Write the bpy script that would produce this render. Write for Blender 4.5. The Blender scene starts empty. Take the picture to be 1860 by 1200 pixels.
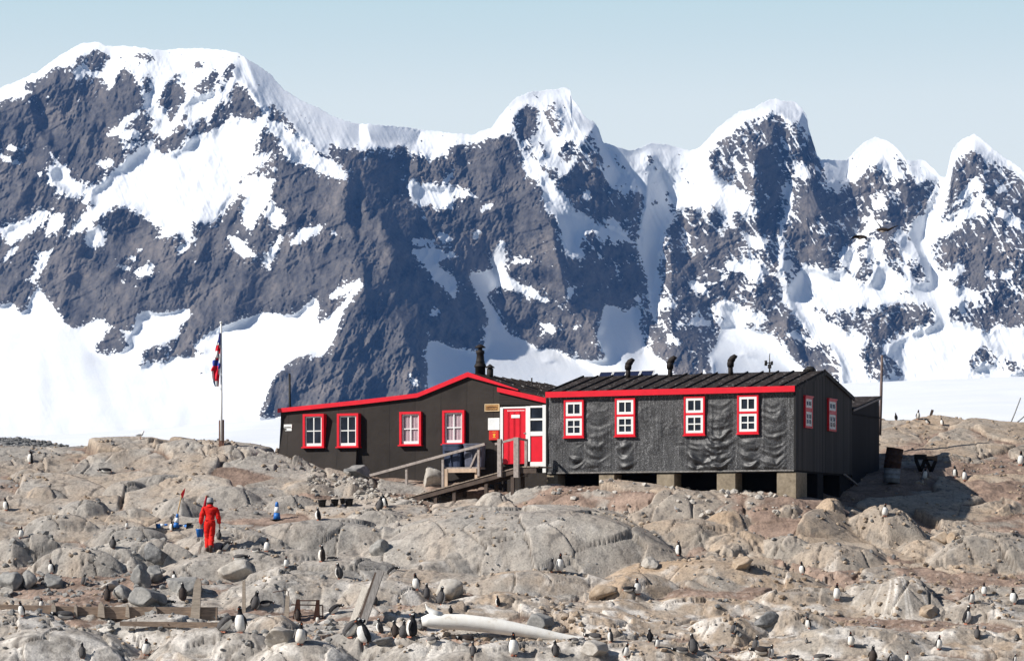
import bpy, bmesh, math, random
import numpy as np
from mathutils import Vector, Matrix, Quaternion

random.seed(7)
RNG = np.random.default_rng(11)
S = bpy.context.scene
COL = S.collection
F = 5200.0                      # focal length in photo pixels (1860 wide)
HX, HY = 930.0, 1000.0          # principal column and the horizon row

def P(px, py, Y):
    return Vector(((px - HX) / F * Y, Y, (HY - py) / F * Y))

# ------------------------------------------------------------------ noise
def _hash(ix, iy, seed):
    h = (ix.astype(np.int64) * 374761393 + iy.astype(np.int64) * 668265263 + seed * 974634777) & 0xFFFFFFFF
    h = ((h ^ (h >> 13)) * 1274126177) & 0xFFFFFFFF
    h = ((h ^ (h >> 16)) * 2246822519) & 0xFFFFFFFF
    h = h ^ (h >> 15)
    return (h & 0xFFFFFF) / float(0xFFFFFF)

def vnoise(x, y, seed=0):
    x0 = np.floor(x); y0 = np.floor(y)
    fx = x - x0; fy = y - y0
    ux = fx * fx * fx * (fx * (fx * 6 - 15) + 10)
    uy = fy * fy * fy * (fy * (fy * 6 - 15) + 10)
    def g(ox, oy):
        a = _hash(x0 + ox, y0 + oy, seed) * 6.2831853
        return np.cos(a) * (fx - ox) + np.sin(a) * (fy - oy)
    n0 = g(0, 0) * (1 - ux) + g(1, 0) * ux
    n1 = g(0, 1) * (1 - ux) + g(1, 1) * ux
    return (n0 * (1 - uy) + n1 * uy) * 1.5

def fbm(x, y, seed=0, octv=4, gain=0.5):
    a = 1.0; s = 0; t = 0
    for k in range(octv):
        s = s + a * vnoise(x, y, seed + k * 17); t += a
        x = x * 2.03 + 5.1; y = y * 2.03 + 1.7; a *= gain
    return s / t

def ridged(x, y, seed=0, octv=4, gain=0.5):
    a = 1.0; s = 0; t = 0
    for k in range(octv):
        s = s + a * (1 - 2 * np.abs(vnoise(x, y, seed + k * 13))); t += a
        x = x * 2.07 + 3.3; y = y * 2.07 + 9.1; a *= gain
    return s / t

def voronoi(x, y, seed=0, jit=0.9):
    x0 = np.floor(x); y0 = np.floor(y)
    f1 = np.full(x.shape, 9.0); f2 = np.full(x.shape, 9.0)
    cid = np.zeros(x.shape); dx = np.zeros(x.shape); dy = np.zeros(x.shape)
    for oy in (-1, 0, 1):
        for ox in (-1, 0, 1):
            cx = x0 + ox; cy = y0 + oy
            px = cx + 0.5 + (_hash(cx, cy, seed) - .5) * jit
            py = cy + 0.5 + (_hash(cx, cy, seed + 5) - .5) * jit
            d = np.hypot(x - px, y - py)
            n = d < f1
            f2 = np.where(n, f1, np.minimum(f2, d))
            r = _hash(cx, cy, seed + 9)
            cid = np.where(n, r, cid); dx = np.where(n, x - px, dx); dy = np.where(n, y - py, dy)
            f1 = np.where(n, d, f1)
    return f1, f2, cid, dx, dy

def sstep(a, b, x):
    t = np.clip((x - a) / (b - a), 0, 1)
    return t * t * (3 - 2 * t)

# ------------------------------------------------------------------ object helpers
def tag(o, label=None, cat=None, group=None, kind=None):
    if label: o['label'] = label
    if cat: o['category'] = cat
    if group: o['group'] = group
    if kind: o['kind'] = kind
    return o

def empty(name, loc=(0, 0, 0), rz=0.0):
    o = bpy.data.objects.new(name, None); COL.objects.link(o)
    o.location = loc; o.rotation_euler = (0, 0, rz); o.empty_display_size = .2
    return o

def link(name, me, mat=None, parent=None):
    o = bpy.data.objects.new(name, me); COL.objects.link(o)
    if mat is not None and not me.materials:
        for m in (mat if isinstance(mat, (list, tuple)) else [mat]):
            me.materials.append(m)
    if parent: o.parent = parent
    return o

def grid_mesh(name, V, nr, nc, smooth=True, flip=False):
    """V: (nr*nc,3) array"""
    me = bpy.data.meshes.new(name)
    n = nr * nc
    me.vertices.add(n); me.vertices.foreach_set('co', V.astype(np.float32).ravel())
    i = np.arange(nr - 1)[:, None] * nc + np.arange(nc - 1)[None, :]
    q = np.stack([i, i + 1, i + nc + 1, i + nc], -1).reshape(-1, 4)
    if flip: q = q[:, ::-1]
    k = len(q)
    me.loops.add(k * 4); me.polygons.add(k)
    me.loops.foreach_set('vertex_index', q.astype(np.int32).ravel())
    me.polygons.foreach_set('loop_start', np.arange(0, k * 4, 4, dtype=np.int32))
    me.polygons.foreach_set('use_smooth', np.full(k, smooth))
    me.update(calc_edges=True)
    return me

def vcol(me, name, arr):
    a = me.attributes.new(name, 'FLOAT_COLOR', 'POINT')
    c = np.ones((len(me.vertices), 4), np.float32); c[:, :arr.shape[1]] = arr
    a.data.foreach_set('color', c.ravel())

def vfloat(me, name, arr):
    a = me.attributes.new(name, 'FLOAT', 'POINT')
    a.data.foreach_set('value', np.asarray(arr, np.float32).ravel())

class MB:
    """collects simple shaped pieces into one mesh"""
    def __init__(s): s.bm = bmesh.new()
    def box(s, x0, x1, y0, y1, z0, z1, bevel=0.0):
        b = s.bm
        vs = [b.verts.new(c) for c in ((x0,y0,z0),(x1,y0,z0),(x1,y1,z0),(x0,y1,z0),(x0,y0,z1),(x1,y0,z1),(x1,y1,z1),(x0,y1,z1))]
        for f in ((0,3,2,1),(4,5,6,7),(0,1,5,4),(1,2,6,5),(2,3,7,6),(3,0,4,7)):
            b.faces.new([vs[i] for i in f])
        if bevel:
            ed = list({e for v in vs for e in v.link_edges})
            bmesh.ops.bevel(b, geom=ed, offset=bevel, segments=1, affect='EDGES')
        return s
    def prism(s, pts, y0, y1):
        """polygon in x,z pushed from y0 to y1"""
        b = s.bm
        a = [b.verts.new((p[0], y0, p[1])) for p in pts]; c = [b.verts.new((p[0], y1, p[1])) for p in pts]
        n = len(pts)
        fs = [b.faces.new(a), b.faces.new(list(reversed(c)))]
        for i in range(n):
            fs.append(b.faces.new([a[i], c[i], c[(i+1) % n], a[(i+1) % n]]))
        bmesh.ops.recalc_face_normals(b, faces=fs)
        return s
    def bar(s, p, q, w, h=None, up=(0, 0, 1)):
        """square-section beam between two points"""
        h = h or w
        p = Vector(p); q = Vector(q); d = (q - p).normalized()
        u = Vector(up)
        if abs(d.dot(u)) > .98: u = Vector((0, 1, 0))
        r = d.cross(u).normalized(); u = r.cross(d).normalized()
        b = s.bm
        vs = []
        for e in (p, q):
            for (a, c) in ((-1,-1),(1,-1),(1,1),(-1,1)):
                vs.append(b.verts.new(e + r * a * w/2 + u * c * h/2))
        for f in ((3,2,1,0),(4,5,6,7),(0,1,5,4),(1,2,6,5),(2,3,7,6),(3,0,4,7)):
            b.faces.new([vs[i] for i in f])
        return s
    def tube(s, pts, r, seg=8, caps=True):
        b = s.bm
        pts = [Vector(p) for p in pts]
        rs = r if isinstance(r, (list, tuple)) else [r] * len(pts)
        rings = []
        for i, p in enumerate(pts):
            d = (pts[min(i+1, len(pts)-1)] - pts[max(i-1, 0)]).normalized()
            u = Vector((0, 0, 1)) if abs(d.z) < .9 else Vector((0, 1, 0))
            a = d.cross(u).normalized(); c = a.cross(d)
            rings.append([b.verts.new(p + (a * math.cos(t) + c * math.sin(t)) * rs[i])
                          for t in [2*math.pi*k/seg for k in range(seg)]])
        fs = []
        for i in range(len(rings)-1):
            for k in range(seg):
                f = b.faces.new([rings[i][k], rings[i][(k+1)%seg], rings[i+1][(k+1)%seg], rings[i+1][k]])
                f.smooth = True; fs.append(f)
        if caps:
            fs.append(b.faces.new(rings[0])); fs.append(b.faces.new(rings[-1]))
        bmesh.ops.recalc_face_normals(b, faces=fs)
        return s
    def lathe(s, prof, c=(0, 0, 0), seg=20):
        return s.tube([(c[0], c[1], c[2] + z) for z, r in prof], [r for z, r in prof], seg)
    def build(s, name, mat=None, parent=None):
        me = bpy.data.meshes.new(name); s.bm.to_mesh(me); s.bm.free()
        return link(name, me, mat, parent)

# ------------------------------------------------------------------ material helpers
class NT:
    def __init__(s, name):
        s.m = bpy.data.materials.new(name); s.m.use_nodes = True
        s.t = s.m.node_tree; s.t.nodes.clear()
        s.out = s.n('ShaderNodeOutputMaterial')
    def n(s, typ, **kw):
        x = s.t.nodes.new(typ)
        for k, v in kw.items():
            if k.startswith('i_'):
                k2 = k[2:]; k2 = int(k2) if k2.isdigit() else k2.replace('_', ' ')
                if hasattr(v, 'outputs') or hasattr(v, 'is_output'): s.l(v, x.inputs[k2])
                else: x.inputs[k2].default_value = v
            else: setattr(x, k, v)
        return x
    def l(s, a, b):
        if hasattr(a, 'outputs'): a = a.outputs[0]
        s.t.links.new(a, b)
    def noise(s, scale, detail=4, vec=None, rough=.6, dist=0.0):
        x = s.n('ShaderNodeTexNoise'); x.inputs['Scale'].default_value = scale
        x.inputs['Detail'].default_value = detail; x.inputs['Roughness'].default_value = rough
        x.inputs['Distortion'].default_value = dist
        if vec is not None: s.l(vec, x.inputs['Vector'])
        return x
    def ramp(s, fac, stops):
        r = s.n('ShaderNodeValToRGB'); s.l(fac, r.inputs[0])
        e = r.color_ramp.elements
        while len(e) < len(stops): e.new(.5)
        for el, (p, c) in zip(e, stops):
            el.position = p; el.color = tuple(c) + (1,) if len(c) == 3 else c
        return r
    def mix(s, fac, a, b, mode='MIX'):
        x = s.n('ShaderNodeMix', data_type='RGBA', blend_type=mode)
        for v, i in ((fac, 0), (a, 6), (b, 7)):
            if hasattr(v, 'outputs') or hasattr(v, 'is_output'): s.l(v, x.inputs[i])
            else: x.inputs[i].default_value = v if i == 0 or len(v) == 4 else tuple(v) + (1,)
        return x.outputs[2]
    def math(s, op, a, b=0.0, c=0.0, clamp=False):
        x = s.n('ShaderNodeMath', operation=op, use_clamp=clamp)
        for v, i in ((a, 0), (b, 1), (c, 2)):
            if hasattr(v, 'outputs') or hasattr(v, 'is_output'): s.l(v, x.inputs[i])
            else: x.inputs[i].default_value = v
        return x.outputs[0]
    def bsdf(s, col=None, rough=.6, spec=.3, bump=None, bstr=.3, bdist=.02, **kw):
        b = s.n('ShaderNodeBsdfPrincipled')
        if col is not None:
            if hasattr(col, 'outputs') or hasattr(col, 'is_output'): s.l(col, b.inputs['Base Color'])
            else: b.inputs['Base Color'].default_value = tuple(col) + (1,)
        if hasattr(rough, 'outputs') or hasattr(rough, 'is_output'): s.l(rough, b.inputs['Roughness'])
        else: b.inputs['Roughness'].default_value = rough
        b.inputs['Specular IOR Level'].default_value = spec
        for k, v in kw.items(): b.inputs[k.replace('_', ' ')].default_value = v
        if bump is not None:
            u = s.n('ShaderNodeBump'); u.inputs['Strength'].default_value = bstr; u.inputs['Distance'].default_value = bdist
            s.l(bump, u.inputs['Height']); s.l(u, b.inputs['Normal'])
        s.l(b, s.out.inputs['Surface'])
        return b

def simple(name, col, rough=.6, var=.25, scale=6.0, bump=.15, spec=.3, bdist=.01, stretch=None, metallic=0.0):
    t = NT(name)
    tc = t.n('ShaderNodeTexCoord')
    vec = tc.outputs['Object']
    if stretch:
        mp = t.n('ShaderNodeMapping'); mp.inputs['Scale'].default_value = stretch; t.l(vec, mp.inputs['Vector']); vec = mp.outputs[0]
    nz = t.noise(scale, 5, vec)
    a = tuple(max(0, c * (1 - var)) for c in col); b = tuple(min(1, c * (1 + var)) for c in col)
    r = t.ramp(nz.outputs[0], [(.3, a), (.7, b)])
    t.bsdf(r, rough, spec, nz.outputs[0], bump, bdist, Metallic=metallic)
    return t.m

# ------------------------------------------------------------------ camera, light, sky
cam = bpy.data.cameras.new('camera'); camo = bpy.data.objects.new('camera', cam); COL.objects.link(camo)
camo.location = (0, 0, 0); camo.rotation_euler = (math.radians(90), 0, 0)
cam.sensor_width = 36.0; cam.sensor_fit = 'HORIZONTAL'; cam.lens = 36.0 * F / 1860.0
cam.shift_y = (HY - 600.0) / 1860.0
cam.clip_start = 1.0; cam.clip_end = 60000.0
S.camera = camo

SUN = Vector((-.77, -.28, .58)).normalized()
sun = bpy.data.lights.new('sun', 'SUN'); suno = bpy.data.objects.new('sun', sun); COL.objects.link(suno)
sun.energy = 5.0; sun.angle = math.radians(.5); sun.color = (1.0, .955, .89)
suno.rotation_euler = (-SUN).to_track_quat('-Z', 'Y').to_euler()
suno.location = (-40, 40, 60)

W = bpy.data.worlds.new('World'); S.world = W; W.use_nodes = True
wt = W.node_tree; wt.nodes.clear()
sky = wt.nodes.new('ShaderNodeTexSky'); sky.sky_type = 'NISHITA'; sky.sun_disc = False
sky.sun_elevation = math.asin(SUN.z); sky.sun_rotation = math.atan2(SUN.x, SUN.y)
sky.altitude = 0; sky.air_density = 1.0; sky.dust_density = .1; sky.ozone_density = 3.5
bg = wt.nodes.new('ShaderNodeBackground'); bg.inputs['Strength'].default_value = .05
wo = wt.nodes.new('ShaderNodeOutputWorld')
wtc = wt.nodes.new('ShaderNodeTexCoord'); wsx = wt.nodes.new('ShaderNodeSeparateXYZ'); wt.links.new(wtc.outputs['Generated'], wsx.inputs[0])
wr = wt.nodes.new('ShaderNodeValToRGB'); wt.links.new(wsx.outputs[2], wr.inputs[0])     # pale band low over the horizon
_st = ((.0, (.9, 1.2, 1.8)), (.104, (1.5, 2.2, 3.0)), (.122, (16.9, 17.8, 17.2)), (.155, (15.8, 17.3, 16.9)), (.198, (11.2, 14.7, 15.0)), (.235, (1.2, 2.6, 4.4)))
_el = wr.color_ramp.elements
while len(_el) < len(_st): _el.new(1.0)
for _i, (_p, _c) in enumerate(_st): _el[_i].position = _p; _el[_i].color = _c + (1,)
wf = wt.nodes.new('ShaderNodeMapRange'); wf.inputs[1].default_value = .2; wf.inputs[2].default_value = .24
wf.inputs[3].default_value = .9; wf.inputs[4].default_value = 0.0
wt.links.new(wsx.outputs[2], wf.inputs[0])
wm = wt.nodes.new('ShaderNodeMix'); wm.data_type = 'RGBA'
wt.links.new(wf.outputs[0], wm.inputs[0]); wt.links.new(sky.outputs[0], wm.inputs[6]); wt.links.new(wr.outputs[0], wm.inputs[7])
wt.links.new(wm.outputs[2], bg.inputs[0]); wt.links.new(bg.outputs[0], wo.inputs[0])
S.view_settings.view_transform = 'Standard'; S.view_settings.look = 'None'
S.view_settings.gamma = 1.0; S.view_settings.exposure = .3; S.view_settings.use_curve_mapping = False
S.cycles.max_bounces = 5; S.cycles.diffuse_bounces = 2; S.cycles.volume_bounces = 0
S.cycles.use_denoising = True
# ================================================================== mountains
# traced outlines of snow, bare rock and shaded flanks; crops are 640 px wide, 1860 px across
_K = 2.90625
_OFF = dict(A=(0, 50), B=(0, 400), C=(600, 150), D=(600, 400), E=(1220, 150), F=(1220, 400))
def _pl(tagc, s):
    v = [float(a) for a in s.replace(',', ' ').split()]
    ox, oy = _OFF[tagc]
    return [(ox + v[i] / _K, oy + v[i+1] / _K) for i in range(0, len(v), 2)]
SKYL = (_pl('A', '-320,420 -100,355 0,320 100,280 200,235 290,165 350,130 430,85 520,75 560,100 650,98 720,102 790,115 860,120 950,112 1060,110 1150,115 1260,135 1300,165 1350,195 1420,240 1490,320 1580,380 1690,430')
        + _pl('C', '0,172 60,195 130,215 230,222 400,235 500,252 600,262 700,272 760,275 800,250 850,240 870,210 910,160 950,110 985,80 1050,50 1100,45 1200,35 1240,27 1268,40 1275,85 1310,120 1330,165 1360,195 1390,205 1415,240 1440,315 1500,335 1580,360 1640,345 1690,320 1760,325')
        + _pl('E', '0,332 100,362 150,340 190,300 240,240 300,195 360,150 430,140 480,105 550,82 580,98 650,100 690,140 715,180 720,230 745,310 770,390 790,405 850,408 925,408 950,380 1010,320 1075,285 1110,300 1160,318 1210,370 1240,410 1330,408 1390,460 1420,500 1450,500 1470,450 1485,350 1530,300 1600,272 1640,300 1690,345 1760,400 1810,430 1860,470 1950,560 2100,600 2250,560'))
SNOW = []
def _sn(t, k, s): SNOW.append((k, _pl(t, s)))
_sn('A', 1, '0,200 300,60 520,20 800,40 1270,60 1380,180 1400,330 1440,430 1420,470 1390,460 1330,370 1290,300 1240,290 1210,340 1190,390 1130,420 1100,520 1000,545 980,520 940,505 890,570 870,590 830,560 800,540 830,490 790,470 760,430 755,370 740,310 700,240 650,210 615,250 585,345 555,280 510,260 450,245 400,290 385,235 375,200 330,215 300,195 220,265 150,290 120,330 170,345 100,360 0,390 -300,470 -300,300')
for s in ('390,160 470,140 500,110 540,130 600,150 560,200 530,240 480,230 450,190 400,210',
          '690,150 760,130 840,160 830,185 740,170', '760,250 800,270 800,330 765,350 750,300',
          '870,300 940,230 980,300 985,370 950,420 910,500 880,490 870,420 840,430 830,390',
          '1010,180 1060,170 1080,210 1030,230', '1060,280 1140,220 1160,270 1150,320 1090,340 1020,370 1010,330',
          '1180,220 1230,180 1250,220 1200,300 1160,380', '960,460 1000,450 990,500 950,500', '1010,510 1090,460 1090,540 1010,575'):
    _sn('A', 0, s)
for s in ('1270,40 1350,110 1490,250 1700,400 1900,440 1900,620 1780,640 1730,590 1740,680 1680,650 1620,560 1640,620 1600,600 1540,500 1440,400 1400,440 1330,250',
          '1220,465 1310,490 1390,470 1390,530 1350,600 1330,680 1380,720 1310,770 1250,810 1270,850 1240,900 1180,970 1130,1030 1000,1020 990,1060 920,1080 820,1120 870,1050 820,1040 760,990 720,960 650,940 600,940 530,1000 440,1060 330,1110 380,1060 450,980 520,910 430,930 450,870 560,800 640,720 740,640 800,590 830,665 910,665 960,640 1000,580 1090,560 1170,520',
          '740,440 700,480 650,550 560,580 570,560 650,490 700,450 750,430', '630,560 700,540 750,560 720,580 620,585',
          '660,620 720,610 700,640 640,640', '500,710 590,690 600,730 550,745',
          '1400,490 1460,490 1520,530 1600,600 1680,680 1760,700 1830,780 1840,800 1740,780 1650,740 1560,710 1500,650 1470,600 1480,580 1420,530',
          '1290,300 1340,350 1420,480 1390,480 1330,380',
          '1280,800 1350,790 1460,800 1430,860 1410,930 1360,1000 1330,1070 1290,1050 1280,950 1300,900 1260,850',
          '1420,930 1480,960 1510,1030 1460,1060 1420,1000', '1400,670 1440,650 1420,700 1360,720 1330,690', '1410,740 1480,740 1440,760',
          '1520,1150 1600,1060 1730,1045 1680,1080 1610,1120 1560,1150', '1720,1075 1770,1080 1830,1130 1800,1110',
          '215,600 250,640 300,700 360,750 380,810 440,830 450,870 420,890 350,890 330,870 255,810 260,730 310,730 270,680',
          '30,1130 70,1060 200,970 265,965 210,1040 130,1100 60,1140', '265,1000 340,980 330,1040 250,1100 240,1090',
          '450,1140 460,1060 530,1045 550,1080 550,1150 500,1162', '0,660 60,700 140,710 80,725 0,690',
          '30,640 50,610 90,640 150,610 130,650 60,655', '180,760 230,770 200,785', '-60,1060 0,1050 40,1060 0,1080 -60,1110'):
    _sn('A', 1, s)
for s in ('1200,400 1260,300 1330,360 1400,470 1310,490 1220,450 1130,540 1100,530 1140,430', '850,590 880,580 890,640 840,665 810,640',
          '890,600 960,520 985,560 950,640 910,660 885,640', '1405,400 1450,410 1540,520 1610,600 1620,625 1560,570 1500,520 1440,470', ):
    _sn('A', 0, s)
for s in ('0,60 60,20 200,0 240,0 150,60 60,120 30,115', '240,60 290,0 330,0 300,60 250,80', '340,100 470,0 420,50',
          '20,200 60,150 110,140 60,190 30,210 -40,180', '160,190 270,155 240,220 180,320 200,350 150,320 200,240 220,185',
          '810,105 880,50 1000,0 1010,60 990,110 940,60 900,80', '930,150 1000,110 1050,85 990,150 960,180',
          '1195,80 1250,85 1300,130 1360,200 1320,195 1280,195 1240,160', '1480,60 1490,100 1450,180 1410,280 1390,220 1340,190 1400,215 1440,150',
          '605,235 650,235 700,275 800,225 820,240 790,300 700,280 660,260', '630,325 660,310 675,340', '700,340 750,350 720,355',
          '655,195 700,190 720,215 700,215', '725,150 750,155 745,170 720,165', '960,320 1000,290 980,320', '1010,215 1040,210 1030,230',
          '1745,400 1790,360 1860,330 1860,360 1790,400 1760,415'):
    _sn('B', 1, s)
_sn('B', 2, '-320,470 0,460 70,430 90,500 150,480 160,430 200,350 230,400 300,490 330,540 390,580 460,560 530,520 550,550 620,560 700,600 730,540 710,510 790,480 810,500 900,490 1005,465 1000,510 940,550 940,620 850,635 900,670 890,720 1000,730 1080,730 1095,690 1020,675 1030,660 1120,590 1230,545 1340,510 1400,490 1500,510 1560,500 1670,405 1680,470 1660,540 1690,560 1760,490 1830,420 1860,410 1800,490 1790,530 1750,640 1690,720 1640,700 1590,705 1500,760 1430,840 1390,950 1350,1040 1350,1050 1480,1045 1480,1300 -320,1300')
for s in ('485,680 520,620 560,570 620,560 690,640 690,670 650,700 560,720 500,700', '675,755 740,720 750,670 830,650 890,670 905,740 870,770 830,760 820,740 770,785 700,765',
          '1030,790 1080,760 1085,820 1050,820'):
    _sn('B', 0, s)
for s in ('-20,120 130,180 400,200 500,220 740,240 760,320 700,330 630,330 620,385 560,390 530,430 500,380 420,390 415,340 370,325 330,350 280,345 160,350 130,345 60,345 -20,310',
          '700,240 760,250 870,180 985,50 1240,0 1290,60 1340,140 1400,190 1450,290 1580,330 1690,290 1860,320 1860,620 1800,620 1790,560 1760,600 1810,730 1760,790 1740,870 1720,950 1740,1040 1700,1162 1690,1162 1680,1050 1650,950 1620,850 1650,700 1665,600 1600,570 1560,530 1530,555 1480,550 1450,490 1440,400 1400,320 1350,280 1360,350 1300,400 1360,440 1350,460 1290,420 1260,470 1200,510 1210,460 1160,440 1110,430 1060,310 1010,350 1080,410 1130,480 1180,520 1190,560 1250,610 1280,670 1350,700 1390,740 1420,740 1470,790 1450,850 1390,780 1330,810 1310,870 1350,920 1280,930 1240,900 1220,780 1190,700 1140,680 1120,560 1110,510 1030,490 1020,400 980,310 960,270 930,270 870,290 830,290 790,310 750,320'):
    _sn('C', 1, s)
for s in ('960,180 1040,115 1110,120 1090,200 1120,200 1080,280 1010,340 970,260', '1120,110 1180,110 1200,200 1240,190 1230,240 1190,290 1160,260 1130,180',
          '1230,300 1290,290 1310,380 1230,440 1200,380', '1350,280 1390,280 1430,380 1450,500 1440,540 1370,440 1290,470 1280,440', '1480,370 1520,390 1560,470 1540,470',
          '1700,620 1730,620 1725,660 1700,655', '1100,300 1130,320 1150,400 1120,410', '1660,380 1700,380 1710,420 1680,450'):
    _sn('C', 0, s)
for s in ('1460,720 1490,720 1560,790 1610,850 1540,830 1490,830',
          '415,510 440,505 480,545 520,525 560,560 600,540 700,560 790,610 740,610 650,590 640,650 680,670 620,660 570,680 530,630 500,660 440,640 420,600',
          '780,690 820,640 865,640 850,660', '750,800 770,770 800,785 770,840', '850,930 880,870 905,825 920,840 915,1000 960,1040 1010,1100 890,1080 870,1000',
          '385,870 440,890 560,875 600,910 640,890 675,920 600,930 540,960 600,1000 640,1020 670,1060 655,1140 600,1080 540,1040 520,980 450,910',
          '730,1000 780,1010 850,990 880,1080 830,1110 820,1162 790,1140 760,1080', '440,820 550,830 540,850 430,850', '560,800 600,840 650,830 610,800',
          '470,710 500,705 525,738', '950,935 1070,925 1060,950 960,950', '-10,410 100,520 90,500 50,505 -10,500', '-10,1130 60,1080 160,1035 175,1070 90,1160 70,1162 130,1080 60,1110 10,1145',
          '1330,600 1360,560 1380,620 1330,620', '580,540 640,470 660,440 650,490 610,530'):
    _sn('C', 1, s)
_sn('D', 2, '725,270 780,285 860,260 885,300 830,350 820,420 870,480 900,560 960,620 1030,640 1090,690 1180,680 1260,730 1330,740 1380,745 1470,740 1410,610 1430,560 1450,450 1500,460 1560,500 1600,450 1640,480 1620,560 1650,640 1670,700 1740,730 1800,810 1800,1200 510,1200 520,800 515,640 560,640 640,680 780,700 830,640 830,590 800,570 850,560 820,450 770,360')
for s in ('515,580 525,600 515,630', '880,330 920,290 960,310 1030,360 1060,350 1100,390 1160,420 1140,435 1070,410 1020,385 990,380 940,340 890,350', '1185,430 1250,455 1230,455',
          '1040,460 1110,540 1190,560 1180,610 1140,590 1100,540', '1270,560 1310,550 1300,575 1330,570 1360,550 1340,570 1290,580', '1330,655 1400,640 1390,655',
          '1270,660 1320,720 1300,710', '1250,390 1260,350 1290,350 1290,380 1270,400 1265,440', '1410,190 1440,190 1425,205', '1495,220 1520,260 1525,320 1510,290',
          '1640,100 1760,80 1740,200 1720,260 1750,330 1730,400 1830,440 1820,460 1740,460 1720,480 1740,560 1690,480 1680,350 1660,200', '1610,390 1645,420 1620,445',
          '1680,560 1730,590 1690,575', '1730,660 1800,630 1860,650 1860,660 1780,645', '400,795 440,830 470,872 440,872', '540,470 590,480 560,500 520,500'):
    _sn('D', 1, s)
_sn('D', 0, '1130,745 1190,738 1185,755 1140,760')
for s in ('-20,290 100,320 190,250 300,150 430,100 550,40 660,60 730,180 760,320 690,230 660,200 640,230 600,200 570,170 540,150 500,170 440,185 390,200 350,240 280,290 200,340 190,440 240,490 300,540 370,570 400,600 460,610 390,630 440,690 450,730 390,690 330,670 310,720 360,790 300,750 230,650 190,630 200,690 120,660 90,640 60,680 30,660 -20,620',
          '310,380 340,400 380,470 350,460', '400,460 420,420 450,480 420,490', '680,420 735,510 690,490 640,510 650,460', '370,300 400,290 390,330',
          '620,480 630,600 635,680 610,730 590,770 585,830 600,880 590,930 630,960 700,1000 620,970 590,1000 610,1080 650,1162 600,1130 580,1060 560,1000 575,900 555,860 570,780 600,700 620,640 590,590',
          '370,790 410,800 500,870 460,880 400,850', '380,860 440,930 530,1040 490,1000 430,960', '280,960 330,940 430,930 490,1020 460,1040 390,1000 280,990',
          '235,1020 300,1020 280,1040', '90,1060 130,1040 210,1110 170,1110 100,1090', '65,840 90,810 100,840',
          '690,950 760,990 830,1000 900,1000 1000,1060 1080,1070 1060,1000 1090,950 1130,950 1230,1050 1300,1060 1370,1070 1390,1162 640,1162 700,1040 650,1040 700,1010',
          '860,1000 910,980 930,1010', '780,370 925,380 960,470 970,520 900,540 880,580 830,540 810,470',
          '920,450 950,350 1075,250 1170,280 1250,380 1230,420 1190,390 1160,390 1220,470 1240,540 1200,480 1170,540 1220,600 1190,590 1140,480 1100,420 1040,430 1010,480 970,540 960,490 925,490',
          '1240,380 1330,375 1400,440 1420,500 1400,520 1340,510 1290,550 1280,500 1250,470',
          '1100,590 1140,620 1110,640 1070,680 1060,730 1110,730 1100,760 1050,790 1020,830 970,880 1000,960 960,1020 930,970 900,950 890,880 950,870 1020,770 1060,700 1060,650',
          '1050,830 1110,830 1120,870 1100,900 1130,950 1060,930 1010,900 1010,880 1040,870', '1165,820 1210,770 1250,830 1280,870 1310,950 1270,920 1230,940 1200,850',
          '1345,640 1360,600 1440,470 1480,430 1470,520 1440,640 1400,740 1500,720 1580,600 1640,590 1630,680 1640,690 1540,720 1480,790 1360,850 1400,960 1420,1000 1500,980 1540,1000 1560,1000 1420,1050 1470,1100 1450,1162 1380,1162 1370,1080 1340,1020 1300,900 1250,800 1270,740 1340,690',
          '1470,350 1530,270 1600,240 1690,310 1760,370 1900,450 1900,560 1800,470 1740,430 1700,400 1680,440 1640,390 1600,360 1540,370 1490,420',
          '1580,510 1620,490 1640,540 1630,570 1600,560 1500,650 1480,660 1540,560', '1640,560 1680,640 1760,720 1860,800 1860,760 1780,690 1720,660 1680,680 1650,600',
          '1720,560 1750,540 1770,570 1730,590', '1660,1000 1690,990 1710,1040 1650,1020', '1740,1000 1790,970 1800,1030 1740,1030', '1490,980 1510,940 1560,1000',
          '1480,1080 1600,1090 1650,1140 1500,1110', '1190,930 1260,1000 1290,1060 1240,1040'):
    _sn('E', 1, s)
_sn('E', 0, '860,1020 930,1010 990,1060 1000,1110 930,1060')
_sn('E', 0, '950,395 975,390 970,405 955,408')
for s in ('650,320 700,230 790,260 860,280 900,250 940,290 1000,350 1060,340 1060,300 1080,340 1220,330 1360,340 1390,440 1430,370 1440,300 1480,400 1560,400 1660,420 1580,420 1520,420 1590,460 1470,450 1450,480 1470,540 1540,540 1560,560 1660,600 1720,560 1860,570 1950,570 1950,1200 1330,1200 1240,830 1100,660 1170,650 1180,630 1250,590 1390,550 1390,480 1330,430 1270,420 1100,450 1050,470 970,430 970,500 950,560 1010,610 1040,650 990,700 1030,800 1010,850 890,840 850,700 760,630 700,560 600,440 560,380 640,400 620,350',
          '210,470 250,430 330,430 410,480 470,510 480,550 430,540 380,550 330,560 270,550 280,500 230,490',
          '280,560 330,560 440,590 530,610 560,640 600,720 700,790 740,800 800,1000 240,1000 210,720 250,640 260,580', '85,520 150,515 205,545 180,560 100,545',
          '-20,600 70,660 -20,640', '80,680 140,690 90,700', '590,600 650,590 760,640 870,770 880,800 800,700 700,640', '890,830 1040,800 1300,830 1300,1200 890,1200'):
    _sn('F', 1 if s[:3] != '280' else 2, s)
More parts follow.
